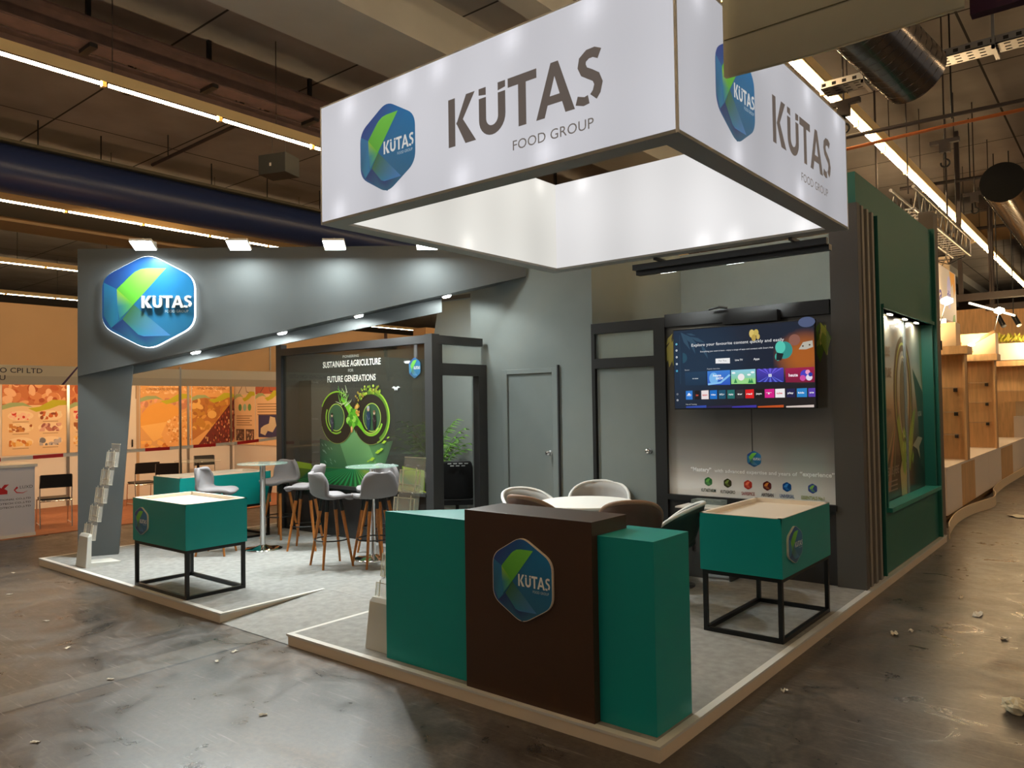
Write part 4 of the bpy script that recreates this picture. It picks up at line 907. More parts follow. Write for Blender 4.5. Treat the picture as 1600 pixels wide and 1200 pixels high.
for k in range(60):
    a = math.radians(rnd.uniform(60, 150)); r = rnd.uniform(.30, .42); s = rnd.uniform(.012, .026)
    P.ell(CX+.02+r*math.cos(a), r*math.sin(a)+.02, s, s, rnd.choice(['86a82c','a8c83c','c8dc58','6c8c24','a08c38']), 10, n=6)
for k in range(16): P.ell(.08+rnd.uniform(-.04,.05), .1+rnd.uniform(-.08,.07), .02, .02, rnd.choice(['e0b04c','c8923c','f0d07c']), 12, n=7)
P.ell(-.03, -.16, .022, .045, 'e09a5c', 12); P.ell(-.03, -.15, .012, .025, 'f8dca8', 13)
def person(x, z, h, coat, hair):
    P.poly([(x-.06*h, z), (x-.13*h, z+.45*h), (x-.10*h, z+.74*h), (x+.10*h, z+.74*h), (x+.13*h, z+.45*h), (x+.06*h, z)], coat, 12); P.ell(x, z+.86*h, .08*h, .1*h, 'd8b8a0', 13, n=12); P.ell(x, z+.92*h, .085*h, .06*h, hair, 14, n=12); P.line([(x-.1*h, z+.62*h), (x, z+.42*h), (x+.1*h, z+.5*h)], .05*h, mixc(coat, 'ffffff', .25), 14)
person(-CX-.1, -.20, .27, '3c3c4c', '2c2420'); person(CX-.04, -.17, .33, '24405c', 'b8c0c8'); person(CX+.08, -.17, .27, '2a1c20', '8c6848')
P.poly([(.78,.38),(.82,.40),(.86,.385),(.90,.40),(.94,.38),(.90,.375),(.88,.34),(.86,.36),(.84,.34),(.82,.37)], 'd8dcdc', 10)
for x, z, s in ((.62,-.32,.05),(.5,-.45,.06),(.56,-.42,.05),(.38,-.55,.06),(.7,-.26,.03),(.3,-.58,.03),(.45,-.62,.03)): P.poly([(x-s, z-s*.3), (x, z+s*.45), (x+s, z+s*.3), (x, z-s*.4)], 'a8d038', 10)
for k in range(12): x = rnd.uniform(-.7,-.35); z = rnd.uniform(-.62,-.36); P.line([(x, z), (x+.03, z-.03)], .005, 'a8c8b8', 10)
for s, z, h, w, c, b in (('PIONEERING', .815, .035, .34, 'a8a8a0', .01), ('SUSTAINABLE AGRICULTURE', .695, .085, 1.22, 'f4f2ea', .018), ('FOR', .62, .04, .11, 'a8a8a0', .01), ('FUTURE GENERATIONS', .49, .085, 1.02, 'f4f2ea', .018)): P.text(s, -.04, z, h, c, 10, b, 'C', w)
emblem(P, 1.21, .62, .105, .13, 10, small=False)
P.build('glass_print', paint_mat('glass_print', .35), gl)
t = thing('glass_door_frame', 'open dark door frame with transom on the right side of the meeting room', 'door frame', (-4.75, 3.6, ZP))
box('rail', M_dframe, -4.80, -4.70, YG+.08, 3.99, 2.63, 2.735, t); box('rail', M_dframe, -4.80, -4.70, YG+.08, 4.06, 2.24, 2.39, t)
box('jamb', M_dframe, -4.80, -4.70, 3.90, 4.06, ZP, 2.24, t); box('jamb', M_dframe, -4.79, -4.71, YG+.08, YG+.16, ZP, 2.63, t)
box('transom_pane', M_glass, -4.752, -4.746, YG+.16, 4.0, 2.39, 2.63, t)
t = thing('storage_cabinet', 'tall grey brown cabinet standing behind the printed glass', 'cabinet', (-7.8, 3.6, ZP))
box('cabinet_body', mat('cabinet_beige', 'a9a08c', .6), -7.93, -7.62, 3.4, 3.75, ZP, 2.27, t)
for z in (.7, 1.2, 1.7, 2.25): box('hinge', M_pgrey, -7.62, -7.61, 3.41, 3.52, z-.02, z, t)
# meeting room furniture seen through the door
t = thing('meeting_table', 'white table inside the meeting room, seen through the open frame', 'table', (-5.9, 4.7, ZP))
box('tabletop', M_white, -6.7, -5.25, 4.3, 5.1, .80, .83, t, bevel=.004)
for x in (-6.65, -5.35):
    for y in (4.36, 5.0): box('leg', M_pgrey, x, x+.05, y, y+.05, ZP, .80, t)
def office_chair():
    t = thing('office_chair', '', 'chair')
    rows = []
    for i in range(8):
        v = i/7; z = .50+.52*v; y = -.22-.06*v-.02*math.sin(v*3); hw = .22+.03*math.sin(v*3)-.03*v
        rows.append([(u*hw, y+.05*u*u, z) for u in [-1+j/4 for j in range(9)]])
    bk = MB().grid(rows).build('backrest', mat('black_mesh', '101012', .7), t, world=False, solid=.025, sub=1)
    mb = MB()
    for zz, xs in ((.985, (-.12, -.045, .03, .105)), (.955, (-.085, -.01, .065))):
        for x in xs: mb.box(x, x+.05, -.33, -.31, zz, zz+.012)
    mb.build('back_slot', mat('pale_slot', 'b8bcbc', .6), bk, world=False)
    MB().loft([[(-.23,-.22,z),(.23,-.22,z),(.25,.22,z),(-.25,.22,z)] for z in (.42, .49)], smooth=False).build('seat', mat('black_fabric', '151516', .85), t, world=False, bevel=.02)
    MB().tube([(0, -.05, .08), (0, -.05, .42)], .025, 10).build('gas_column', M_black, t, world=False)
    for q in range(5):
        a = q*2*PI/5; MB().tube([(0, -.05, .1), (.29*math.cos(a), -.05+.29*math.sin(a), .07)], [.022, .016], 6).build('base_leg', M_black, t, world=False)
        MB().tube([(.29*math.cos(a)-.012, -.05+.29*math.sin(a), .028), (.29*math.cos(a)+.012, -.05+.29*math.sin(a), .028)], .028, 12).build('caster', M_black, t, world=False)
    for s in (-1, 1): MB().tube([(s*.25, -.15, .45), (s*.29, -.1, .6), (s*.29, .12, .64)], .015, 6).build('armrest', M_black, t, world=False)
    return t
oc = office_chair(); oc.location = (-5.38, 4.18, ZP); oc.rotation_euler.z = .75; tag(oc, 'black mesh office chair nearest the meeting room opening', 'chair', 'office chairs in the meeting room')
o2 = copy_tree(oc); o2.location = (-5.75, 5.42, ZP); o2.rotation_euler.z = PI+.5; o2['label'] = 'black office chair on the far side of the white meeting table'
t = thing('potted_palm', 'green palm leaves rising behind the office chairs in the meeting room', 'plant', (-6.85, 5.2, ZP))
MB().lathe([(.12, 0), (.16, .3), (.165, .32), (.14, .32), (.14, .28)], n=20).build('pot', M_black, t, world=False)
mb = MB()
for k in range(34):
    a = rnd.random()*2*PI; l = .35+.3*rnd.random(); h = 1.05+.55*rnd.random(); pts = [Vector((l*math.cos(a)*q**1.6, l*math.sin(a)*q**1.6, .3+h*q-.35*q**3)) for q in [j/9 for j in range(10)]]
    mb.tube(pts, .006, 4)
    side = Vector((-math.sin(a), math.cos(a), 0))
    for j in range(3, 10):
        for s in (-1, 1):
            p = pts[j]; e3 = p+side*s*.11+Vector((math.cos(a)*.07, math.sin(a)*.07, -.03)); w3 = Vector((math.cos(a), math.sin(a), .3))*.022
            mb.add([p-w3, p+w3, e3], [(0, 1, 2)])
mb.build('foliage', mat('palm_green', '5c8c34', .5), t, world=False)
t = thing('wall_screen', 'black screen seen edge on inside the meeting room', 'screen', (-5.25, 4.75, 1.7))
MB().box(-.025, .025, -.5, .5, 0, .6).build('screen_body', M_black, t, world=False, bevel=.004); t.rotation_euler = (0, .05, .56)
MB().box(.025, .27, -.06, .06, .2, .4).build('wall_mount', M_black, t, world=False)
t.location = (-5.28, 4.72, 1.62)
lamp('meeting_lamp', 'AREA', (-6.2, 4.6, 3.4), 60, (.95, 1, .98), (-6.2, 5.2, 0), .6, .2)
struct('trim_5', box('trim_5', M_dframe, -7.9, -5.0, 4.6, 4.68, 3.42, 3.48))
# ------------------------------------------------------------------ left neighbour stand
XA, XB = -14.3, -10.9
struct('wall_neighbour', box('wall_neighbour', M_pgrey, XA-.05, XA, -4, 6.15, 0, 2.5))
struct('wall_return', box('wall_return', M_pgrey, XA, -8.9, 6.1, 6.15, 0, 2.5))
t = thing('carpet_runner', 'terracotta brown carpet of the neighbouring stand at the left', 'carpet', (-12.6, 1, 0))
box('carpet_sheet', mat('terracotta_carpet', 'a2694a', .8, noise=.12, nscale=9), XA, XB+.05, -4, 6.1, 0, .012, t)
def poster(label, o, U, w, h, fn, thick=.012):
    U = Vector(U).normalized(); N = U.cross(Vector((0,0,1))); o = Vector(o)
    t = thing('wall_poster', label, 'poster', o+U*w/2, group='food posters of the neighbouring stand')
    MB().box(0, w, 0, h, 0, thick, basis(o, U, (0,0,1))).build('poster_board', M_pgrey, t)
    P = Paint(o+N*thick, U, (0,0,1)); fn(P, w, h); P.build('poster_print', PMM, t); return t
def waves(P, w, z, L=4):
    P.poly([(0, z), (w*.12, z+.05), (w*.3, z+.05), (w*.45, z-.04), (w*.3, z-.01), (w*.15, z-.03), (0, z-.08)], '9cae7c', L)
    P.poly([(w*.38, z-.06), (w*.55, z-.03), (w*.75, z+.10), (w*.95, z+.09), (w, z+.05), (w, z), (w*.85, z-.01), (w*.7, z-.08), (w*.5, z-.13)], 'b8b42c', L)
r5 = random.Random(11)
def blobs(P, x0, x1, y0, y1, n, s0, s1, cols, L=2):
    for k in range(n):
        x = r5.uniform(x0, x1); y = r5.uniform(y0, y1); a = r5.uniform(s0, s1); th = r5.random()*PI
        e = arc(0, 0, a, a*r5.uniform(.45, .9), 0, 360, 12)[:-1]
        P.poly([(min(x1, max(x0, x+p*math.cos(th)-q*math.sin(th))), min(y1, max(y0, y+p*math.sin(th)+q*math.cos(th)))) for p, q in e], r5.choice(cols), L)
def veg(P, w, h):
    P.rect(0, w, 0, h, 'e6c69c', 1); P.rect(0, w, h*.66, h, 'c07448', 2); blobs(P, 0, w, h*.68, h, 60, .05, .12, ['d08858','b86038','e0a878','c87850','e8b890','a85430'], 3); waves(P, w, h*.66)
    for i, (cx, cz) in enumerate(((.27,.52),(.72,.52),(.27,.36),(.72,.36),(.27,.17),(.72,.17))):
        cx *= w; cz *= h; P.ell(cx, cz, w*.19, h*.065, 'f0d8b4', 4)
        blobs(P, cx-w*.17, cx+w*.17, cz-h*.055, cz+h*.055, 16, .02, .06, [['c83c34','e87868','f0c8b0'],['c86838','e8d8b8','8c4830'],['c88848','e8d0a0','9c5c34'],['b87868','d8a898','a06058'],['e0a048','c87838','f0c880'],['b8b0b0','787880','d8d0c8']][i], 5)
        P.rect(cx-w*.12, cx+w*.12, cz-h*.085, cz-h*.078, '9c7c5c', 5)
def grain(P, w, h, left=True):
    P.rect(0, w, 0, h, 'e0a868', 1); blobs(P, 0, w, h*.8, h, 90, .015, .04, ['e8b880','d89c60','f0c898'], 2)
    for k, s in enumerate(('-TEXTURED PEA PROTEIN', '-CONCENTRATED SOY PROTEIN') if left else ('-TEXTURED WHEAT PROTEIN', '-VITAL WHEAT GLUTEN')): P.text(s, w*.1, h*(.93-.075*k), .05, '8c5c3c', 4, .015, width=w*.68)
    waves(P, w, h*.74, 5)
    if left:
        blobs(P, 0, w, h*.5, h*.74, 50, .03, .08, ['d8987c','e8a888','c88868'], 2)
        P.ell(w*.42, h*.42, w*.42, h*.26, 'e8a850', 3); P.poly([(0,h*.35),(w*.25,h*.12),(w*.7,h*.3),(w*.9,h*.55),(w*.5,h*.4)], 'f0bc6c', 3)
        blobs(P, 0, w, 0, h*.14, 24, .04, .08, ['d88c3c','f0b864','c87830'], 3)
        P.poly([(w*.4,h*.22),(w*.5,h*.06),(w*.8,h*.02),(w,h*.02),(w,h*.54),(w*.75,h*.5),(w*.52,h*.42)], 'e8ac68', 4); blobs(P, w*.5, w, h*.1, h*.48, 90, .015, .035, ['f0c88c','d89850','f8dca8','c88440'], 5)
    else:
        P.poly([(0,h*.1),(0,h*.74),(w,h*.74),(w*.9,h*.5)], 'b8783c', 2); blobs(P, 0, w*.85, h*.25, h*.72, 60, .05, .12, ['d8a050','e8b868','c08838','a86c34'], 3)
        P.poly([(w*.1,0),(w,h*.72),(w,0)], '6c2c24', 4); 
        for k in range(260):
            x = r5.random()*w; y = r5.random()*h*.7
            if y < (x-w*.12)*h*.8/w: P.ell(x, y, .016, .03, r5.choice(['7c2c24','4c1414','b86848','9c4434','d8a878']), 5, n=7)
def info(P, w, h, kind):
    P.rect(0, w, 0, h, 'e0bc94', 1); P.rect(0, w, h*.78, h, ['c8b8a4','b05c44'][kind], 2); P.line([(w*.2,h*.8),(w*.5,h*.98),(w*.6,h*.82),(w*.8,h*.8)], .02, '5c4a40', 3); waves(P, w, h*.76, 4)
    if kind == 0:
        for k, c in enumerate(('5c8c54','8cb4a0','6c9c5c')): P.ell(w*(.28+.23*k), h*.58, w*.08, h*.055, c, 4)
        for k in range(5): P.rect(w*.1, w*(.85-.1*(k % 2)), h*(.44-.035*k), h*(.452-.035*k), '8c6c4c', 4)
        for k in (0, 1): P.rect(w*(.08+.47*k), w*(.48+.47*k), h*.06, h*.24, '5c4438', 4); blobs(P, w*(.1+.47*k), w*(.46+.47*k), h*.07, h*.22, 14, .02, .05, ['c8a88c','8c6450','a87c64'], 5)
    else:
        for k in range(5): P.rect(w*.08, w*.9, h*(.62-.04*k), h*(.632-.04*k), '8c6c4c', 4)
        P.rect(w*.12, w*.95, h*.12, h*.46, '3c3860', 4)
        P.poly([(w*.2,h*.18),(w*.4,h*.15),(w*.5,h*.22),(w*.7,h*.2),(w*.85,h*.3),(w*.8,h*.42),(w*.6,h*.44),(w*.55,h*.33),(w*.35,h*.3),(w*.22,h*.26)], 'c8b89c', 5)
poster('food poster with six round dish pictures under orange vegetables, left of the pillar', (XA, 1.40, 1.05), (0,1,0), 1.13, 1.42, veg)
poster('food poster cut by the left picture edge', (XA, .1, 1.05), (0,1,0), 1.27, 1.42, veg)
poster('food poster with a strip of pictures right beside the pillar', (XA, 2.56, 1.05), (0,1,0), .7, 1.42, veg)
poster('orange food poster with a bowl of pale flour', (XA, 3.93, 1.0), (0,1,0), 1.12, 1.50, lambda P, w, h: grain(P, w, h, True))
poster('orange food poster with dark red beans in one corner', (XA, 5.07, 1.02), (0,1,0), 1.02, 1.50, lambda P, w, h: grain(P, w, h, False))
poster('information poster with three green circles', (XA+.05, 6.09, 1.04), (1,0,0), .85, 1.46, lambda P, w, h: info(P, w, h, 0))
poster('information poster with a dark blue map of Europe', (XA+.92, 6.09, 1.04), (1,0,0), .95, 1.46, lambda P, w, h: info(P, w, h, 1))
for i, (y0, y1) in enumerate(((-3, 3.05), (3.08, 6.1))):
    t = thing('fascia_board', ['pale fascia board with company lettering and a violet stripe at the left', 'blank pale fascia board under the hexagon logo fascia'][i], 'fascia', (XB, (y0+y1)/2, 2.28))
    box('fascia_strip', mat('fascia_pale', 'c9bfae', .7), XB-.03, XB, y0, y1, 2.27, 2.56, t)
    P = Paint((XB+.001, 0, 0), (0,1,0), (0,0,1))
    if i == 0:
        P.rect(y0, y1, 2.27, 2.40, 'b8aea0', 1)
        P.text('QINGDAO CPI LTD', .90, 2.445, .075, '3a3440', 2, .01, 'R', 1.05); P.text('BIO  EU', .41, 2.335, .075, '3a3440', 2, .01, 'R', .42)
        P.poly([(1.16,2.27),(1.2,2.27),(1.42,2.56),(1.39,2.56)], '43284e', 2)
    else: P.rect(y0, y1, 2.27, 2.40, 'b2a390', 1)
    P.build('fascia_print', PMM, t)
t = thing('stand_post', 'thin dark aluminium post between the two fascia boards', 'post', (XB, 3.06, 0)); box('post_profile', M_steel, XB-.04, XB, 3.05, 3.08, 0, 2.6, t)
t = thing('cupboard_door', 'beige system door between the pillar and the flour poster', 'door', (XA, 3.5, 0)); box('door_leaf', M_pgrey, XA, XA+.03, 3.33, 3.84, .02, 2.1, t); box('door_handle', M_black, XA+.03, XA+.06, 3.74, 3.76, 1.1, 1.25, t)
box('door_frame', mat('door_frame_beige', 'b59a7c', .7), XA, XA+.035, 3.84, 3.9, 0, 2.5, t); box('door_frame', MATS['door_frame_beige'], XA, XA+.035, 3.28, 3.33, 0, 2.2, t)
for i, y in enumerate((2.5, 4.95, 5.98)): t = thing('wall_profile', ['upright wall profile left of the pillar below the posters', 'upright wall profile below the seam of the orange posters', 'upright wall profile in the corner of the neighbouring stand'][i], 'post', (XA, y, 0)); box('profile', M_steel, XA, XA+.03, y, y+.05, 0, 2.5, t)
# barrier tape
t = thing('barrier_tape', 'red and white barrier tape stretched across the neighbouring stand', 'barrier tape', (XB, 1, 1.13))
pts = [(XB-.02, -3, 1.12), (XB-.02, -.3, 1.13), (XB-.02, 1.4, 1.16), (XB-.02, 2.8, 1.17), (XB+.0, 4.2, 1.2), (XB+.2, 5.6, 1.32), (XB+.5, 6.1, 1.36)]
P = MB(); A = []; 
def tape_pt(s):
    for a, b in zip(pts, pts[1:]):
        L = (Vector(b)-Vector(a)).length
        if s <= L: return Vector(a).lerp(Vector(b), s/L)
        s -= L
    return Vector(pts[-1])
mr_ = MB(); vs = []; fs = []
for k in range(24): a = tape_pt(k*.42); vs += [a, a+Vector((0, 0, .055))]
mr_.add(vs, [(2*k, 2*k+2, 2*k+3, 2*k+1) for k in range(23)])
tp = mr_.build('tape_strip', [mat('tape_white', 'd8cfc4', .5), mat('tape_red', 'b8181c', .5)], t)
for k, p in enumerate(tp.data.polygons): p.material_index = k % 2
# neighbour counter
t = thing('info_counter', 'white printed info counter with a red swoosh logo at the left edge', 'counter', (-11.2, .2, 0))
box('counter_body', mat('counter_print', 'c9c4cb', .6), -11.45, XB, -.4, .80, .06, 1.04, t); box('counter_top', M_pgrey, -11.47, XB+.02, -.42, .83, 1.04, 1.08, t); box('counter_foot', M_pgrey, -11.45, XB+.01, -.4, .81, .012, .06, t)
P = Paint((XB+.001, 0, 0), (0,1,0), (0,0,1))
P.poly([(.33,.66),(.44,.66),(.44,.71),(.40,.74),(.46,.8),(.40,.8),(.36,.75),(.3,.8)], 'b81c20', 2); P.line([(.57,.75),(.53,.71),(.56,.67),(.64,.66),(.7,.685)], [.03,.02,.015,.01,.004], 'c02028', 2); P.text('LUXD', .60, .725, .045, '3c3c4c', 3, 0, width=.17)
for k, s in enumerate(('INTERNATIONAL CO.,LTD', 'NING BIOTECH CO.,LTD', 'SHINE BIOTECH CO.,LTD')): P.text(s, .745, .565-k*.058, .026, '5c5458', 3, .02, 'R', .62)
P.build('counter_print', PMM, t)
def visitor_chair():
    t = thing('visitor_chair', '', 'chair')
    MB().loft([[(-.215,-.235,.85),(.215,-.235,.85),(.215,-.205,.85),(-.215,-.205,.85)], [(-.23,-.205,.64),(.23,-.205,.64),(.23,-.175,.64),(-.23,-.175,.64)]][::-1], smooth=False).build('backrest', mat('black_vinyl', '0f0e0f', .45), t, world=False, bevel=.012)
    MB().box(-.21, .21, -.16, .24, .44, .475).build('seat', mat('black_vinyl', '0f0e0f', .45), t, world=False, bevel=.015)
    for s in (-1, 1):
        MB().tube([(s*.22, -.2, .84), (s*.22, -.17, .45), (s*.22, -.22, .012)], .01, 8).build('back_leg', M_chrome, t, world=False)
        MB().tube([(s*.22, .2, .44), (s*.22, .24, .012)], .01, 8).build('front_leg', M_chrome, t, world=False)
    MB().tube([(-.22, -.19, .43), (.22, -.19, .43)], .009, 8).tube([(-.22, .2, .43), (.22, .2, .43)], .009, 8).tube([(-.22, -.2, .06), (-.22, .23, .06)], .008, 8).tube([(.22, -.2, .06), (.22, .23, .06)], .008, 8).build('cross_tube', M_chrome, t, world=False)
    return t
vc = visitor_chair()
for i, (x, y, r, lb) in enumerate(((-11.55, 1.30, 1.35, 'black chair with chrome legs beside the white printed counter'), (-12.9, 3.35, 1.5, 'black chair at the far left of the round table in the neighbouring stand'), (-12.3, 3.55, 1.1, 'black chair directly behind the third teal display table'), (-13.5, 5.0, -1.7, 'black chair behind the round table, under the bean poster'), (-12.2, .9, .4, 'black chair mostly hidden behind the white printed counter'))):
    o = vc if i == 0 else copy_tree(vc); o.location = (x, y, .012); o.rotation_euler.z = r; tag(o, lb, 'chair', 'black visitor chairs of the neighbouring stand')
t = thing('cafe_table', 'round pale table with a thin pole in the neighbouring stand', 'table', (-12.7, 4.35, .012))
MB().lathe([(.44, .80), (.45, .81), (.44, .82)], n=40).build('tabletop', M_glass, t, world=False); MB().lathe([(.025, .02), (.025, .8)], n=10).build('pole', M_black, t, world=False); MB().lathe([(.25, 0), (.25, .02), (.03, .03)], n=28).build('base_disc', M_chrome, t, world=False)
for x, y, e in ((-11.05, -1.2, 190), (-11.05, 1.6, 250), (-11.05, 4.0, 300), (-11.05, 5.4, 150)):
    lamp('stand_fill', 'AREA', (x, y, 2.42), e*.14, (1, .60, .30), (XA, y, 1.3), .3, .2)  # warm fill added to brighten the posters, no known lamp there
t = thing('added_lamp_bar', 'added thin lamp bar, unseen behind the pale fascia boards of the neighbouring stand', 'lamp', (-10.96, 2, 2.46)); box('added_housing', M_pgrey, -11.0, -10.93, -3, 6, 2.46, 2.5, t)  # made-up housing, out of sight, as a source for the warm fill
# things on the beige hall wall
t = thing('wall_column', 'cream column standing against the beige hall wall behind the meeting room', 'column', (-19.5, 19, 0)); box('column_shaft', mat('cream_column', 'b08c66', .8), -20, -19.3, 17.2, 18.2, 0, 4.9, t)
t = thing('wall_duct', 'brown pipe with a valve on the beige hall wall above the glass wall', 'pipe', (-19.5, 15, 4)); MB().tube([(-19.8, 15.6, 3.2), (-19.8, 15.6, 4.6)], .06, 8).tube([(-19.8, 14.8, 4.1), (-19.8, 16.1, 4.1)], .08, 8).build('pipe_run', M_brownbeam, t)
t = thing('wall_switch', 'small switch box on the beige hall wall right of the portal', 'switch', (-19.9, 10.6, 2.9)); box('switch_case', M_steel, -20, -19.95, 11.0, 11.25, 3.0, 3.22, t); box('conduit', M_steel, -20, -19.97, 10.75, 10.79, 3.1, 4.4, t)
lamp('hall_wall_fill', 'AREA', (-15.5, 3, 5.9), 34, (1, .62, .30), (-20, 4, 2.6), 6, .5); lamp('hall_wall_fill', 'AREA', (-15.5, 14, 5.9), 55, (1, .62, .30), (-20, 14, 2.6), 8, .5)  # area fills without a fixture, aimed to brighten the beige hall wall
# ------------------------------------------------------------------ right neighbour stand
t = thing('stand_plinth', 'raised wooden plinth under the oak cabinets on the right', 'platform', (-2, 14, 0)); box('plinth_board', mat('plinth_brown', '7a5c3c', .6), -5, -.3, 8.0, 24, 0, .07, t)
t = thing('loose_skirting', 'cream skirting strip warped away from the platform along the right aisle', 'skirting', (-.1, 12, 0))
sk = [(.0,7.9),(-.08,8.4),(-.16,9.5),(-.12,10.6),(.02,11.6),(-.03,12.4),(-.16,13.2),(-.22,15),(-.2,17),(-.16,19.5)]
sm = []
for i in range(len(sk)-1):
    p0, p1, p2, p3 = sk[max(i-1, 0)], sk[i], sk[i+1], sk[min(i+2, len(sk)-1)]
    for j in range(8):
        q = j/8; sm.append(tuple(.5*(2*b+(c2-a)*q+(2*a-5*b+4*c2-d)*q*q+(3*b-a-3*c2+d)*q**3) for a, b, c2, d in zip(p0, p1, p2, p3)))
MB().grid([[(x, y, 0), (x, y, .17)] for x, y in sm], smooth=False).build('skirting_strip', mat('skirting_cream', 'e6cfae', .6), t, solid=.012)
M_cabw = mat('cabinet_white', 'efdfd0', .5)
def cabinet(y0, y1, m, label):
    t = thing('base_cabinet', label, 'cabinet', (-.5, (y0+y1)/2, .07), group='low cabinets along the right aisle')
    box('cabinet_body', m, -.9, -.25, y0+.005, y1-.005, .12, .80, t); box('worktop', M_cabw, -.92, -.235, y0, y1, .80, .835, t); box('cabinet_base', M_black, -.85, -.33, y0+.03, y1-.03, .07, .12, t)
for a in ((9.25, 10.5, M_cabw, 'white low cabinet nearest the teal wall'), (10.5, 11.8, M_oak, 'oak low cabinet, second from the teal wall'), (11.8, 13.4, M_cabw, 'white low cabinet just past the first oak one'), (13.4, 15.1, M_cabw, 'white low cabinet before the second oak one'), (15.1, 17.0, M_oak, 'oak low cabinet farther down the aisle'), (17.0, 19.4, M_cabw, 'white low cabinet at the far end of the row')): cabinet(*a)
def shelf_tower(y, x0, x1, zt, zb, label, shelves):
    t = thing('shelf_tower', label, 'shelf', ((x0+x1)/2, y, .835))
    box('back_board', M_oak, x0, x1, y+.5, y+.54, zb, zt, t); box('side_board', M_oak, x0-.06, x0, y, y+.54, zb, zt, t); box('side_board', M_oak, x1-.03, x1, y+.28, y+.54, zb, zt, t)
    box('cornice', M_oak, x0-.06, x1+.07, y+.1, y+.6, zt, zt+.13, t)
    for z in shelves:
        box('glass_shelf', M_glass, x0, x1-.1, y+.1, y+.5, z, z+.012, t); box('shelf_bracket', M_darksteel, x1-.2, x1-.15, y+.44, y+.5, z-.06, z, t)
shelf_tower(10.6, -1.25, -.22, 2.58, .835, 'tall oak shelf tower nearest the teal wall, with glass shelves', (1.25, 1.62, 2.02))
shelf_tower(14.2, -1.35, -.24, 2.60, .835, 'second tall oak shelf tower with glass shelves', (1.35, 1.75, 2.15))
shelf_tower(18.0, -1.3, .35, 2.6, 1.75, 'third oak shelf tower ending above a white shelf', (2.0,))
def header_box(y, x0, x1, z0, z1, m, label, txt=None):
    t = thing('header_box', label, 'box', ((x0+x1)/2, y, z0)); box('box_case', m, x0, x1, y, y+.4, z0, z1, t, bevel=.006)
    if txt:
        P = Paint((0, y-.001, 0), (1,0,0), (0,0,1)); P.text(txt, x0+.12, z0+.18, .12, 'a06428', 1, .02, width=.38); P.text('& FOODS', x0+.16, z0+.05, .06, 'a06428', 1, .02, width=.5); P.build('box_lettering', PMM, t)
M_lit = mat('lit_cream_box', 'e8c8a0', .6)
header_box(10.7, -1.2, -.30, 2.71, 3.10, M_lit, 'cream header box with a lamp arm, nearest the teal wall')
header_box(14.42, -1.25, -.20, 2.73, 3.16, M_lit, 'orange lit header box with brown capital letters', 'LTD.')
header_box(18.1, -.7, .8, 2.74, 3.15, M_cabw, 'white planter box with yellow leaves at the right edge')
t = thing('light_bar', 'bright white light strip on top of the first header box', 'lamp', (-.8, 10.9, 3.27)); box('light_strip', mat('light_bar_white','ffffff',.5,emis=5,emcol='fff0da'), -1.2, -.45, 10.72, 10.78, 3.10, 3.17, t)
t = thing('light_bar', 'yellow glowing strip at the foot of the lettered header box', 'lamp', (-.9, 14.1, 2.8)); box('light_strip', mat('yellow_bar','ffe070',.5,emis=3,emcol='ffd040'), -1.5, -.75, 14.41-.08, 14.41, 2.73, 2.80, t)
def arm_lamp(x, y, z, label, dark=False, up=False):
    t = thing('arm_lamp', label, 'lamp', (x, y, z))
    m = M_black if dark else M_oak
    MB().bar((x+.28, y-.35, z-.02), (x-.08, y-.35, z-.22), .06, .05).build('lamp_head', m, t); MB().tube([(x+.28, y-.35, z), (x+.33, y-.1, z+.35), (x+.33, y+.1, z+.36)], .01, 6).build('lamp_arm', M_steel, t)
    MB().lathe([(.01, 0), (.06, .02), (.06, .05), (.01, .07)], (x-.12, y-.35, z-.3), 12).build('lamp_bulb', mat('halogen', 'ffffff', .5, emis=30, emcol='fff0c8'), t)
    MB().lathe([(.01, 0), (.09, .04), (.09, .10), (.01, .14)], (x+.33, y, z+.34), 12).build('lamp_bulb', MATS['halogen'], t)
    lamp('arm_lamp_light', 'POINT', (x-.12, y-.45, z-.1), 38, (1, .72, .40), size=.08)
    lamp('arm_lamp_light', 'POINT', (x+.33, y-.1, z+.6), 30, (1, .7, .36), size=.08)
arm_lamp(-.75, 10.7, 3.05, 'small oak arm lamp shining on the first header box'); arm_lamp(-.45, 14.42, 3.18, 'small arm lamp glowing above the lettered header box'); arm_lamp(.15, 18.1, 3.15, 'black arm lamp in front of the white planter box', True)
t = thing('planter_leaves', 'yellow green leaves growing out of the white planter box', 'plant', (0, 18.3, 3.15)); mb = MB()
for k in range(120):
    p = Vector((r5.uniform(-.65, .75), r5.uniform(18.15, 18.45), 3.15+r5.random()*.1)); d = Vector((r5.uniform(-.1, .1), r5.uniform(-.08, .05), r5.uniform(.08, .2))); w4 = Vector((.03, 0, .01)); mb.add([p, p+d*.5+w4, p+d, p+d*.5-w4], [(0,1,2,3)])
mb.build('foliage', mat('yellow_leaf', 'a8a030', .6), t)
struct('wall_right', box('wall_right', M_oak, -4, 9, 24, 24.1, 0, 4.62))
t = thing('glass_showcase', 'small white showcase with a glass vitrine at the far end of the cabinets', 'showcase', (-.2, 20.5, .07)); box('showcase_body', M_cabw, -.55, .25, 20.2, 20.9, .07, 1.35, t); box('vitrine', M_glass, -.5, .1, 20.22, 20.7, 1.35, 1.75, t)
box('showcase_top', M_cabw, -.6, .7, 20.1, 21, 1.75, 1.9, t)
t = thing('white_pedestal', 'white pedestal at the right edge past the cabinets', 'pedestal', (.35, 21, 0)); box('pedestal_body', M_cabw, .22, .62, 21, 21.5, 0, 1.45, t); box('pedestal_cloth', M_cabw, .5, 1.3, 21.6, 22.2, 0, 1.9, t)
t = thing('ceiling_spot', 'black cylinder spotlight pair under the dark beam at right', 'lamp', (-.25, 17.5, 4.4))
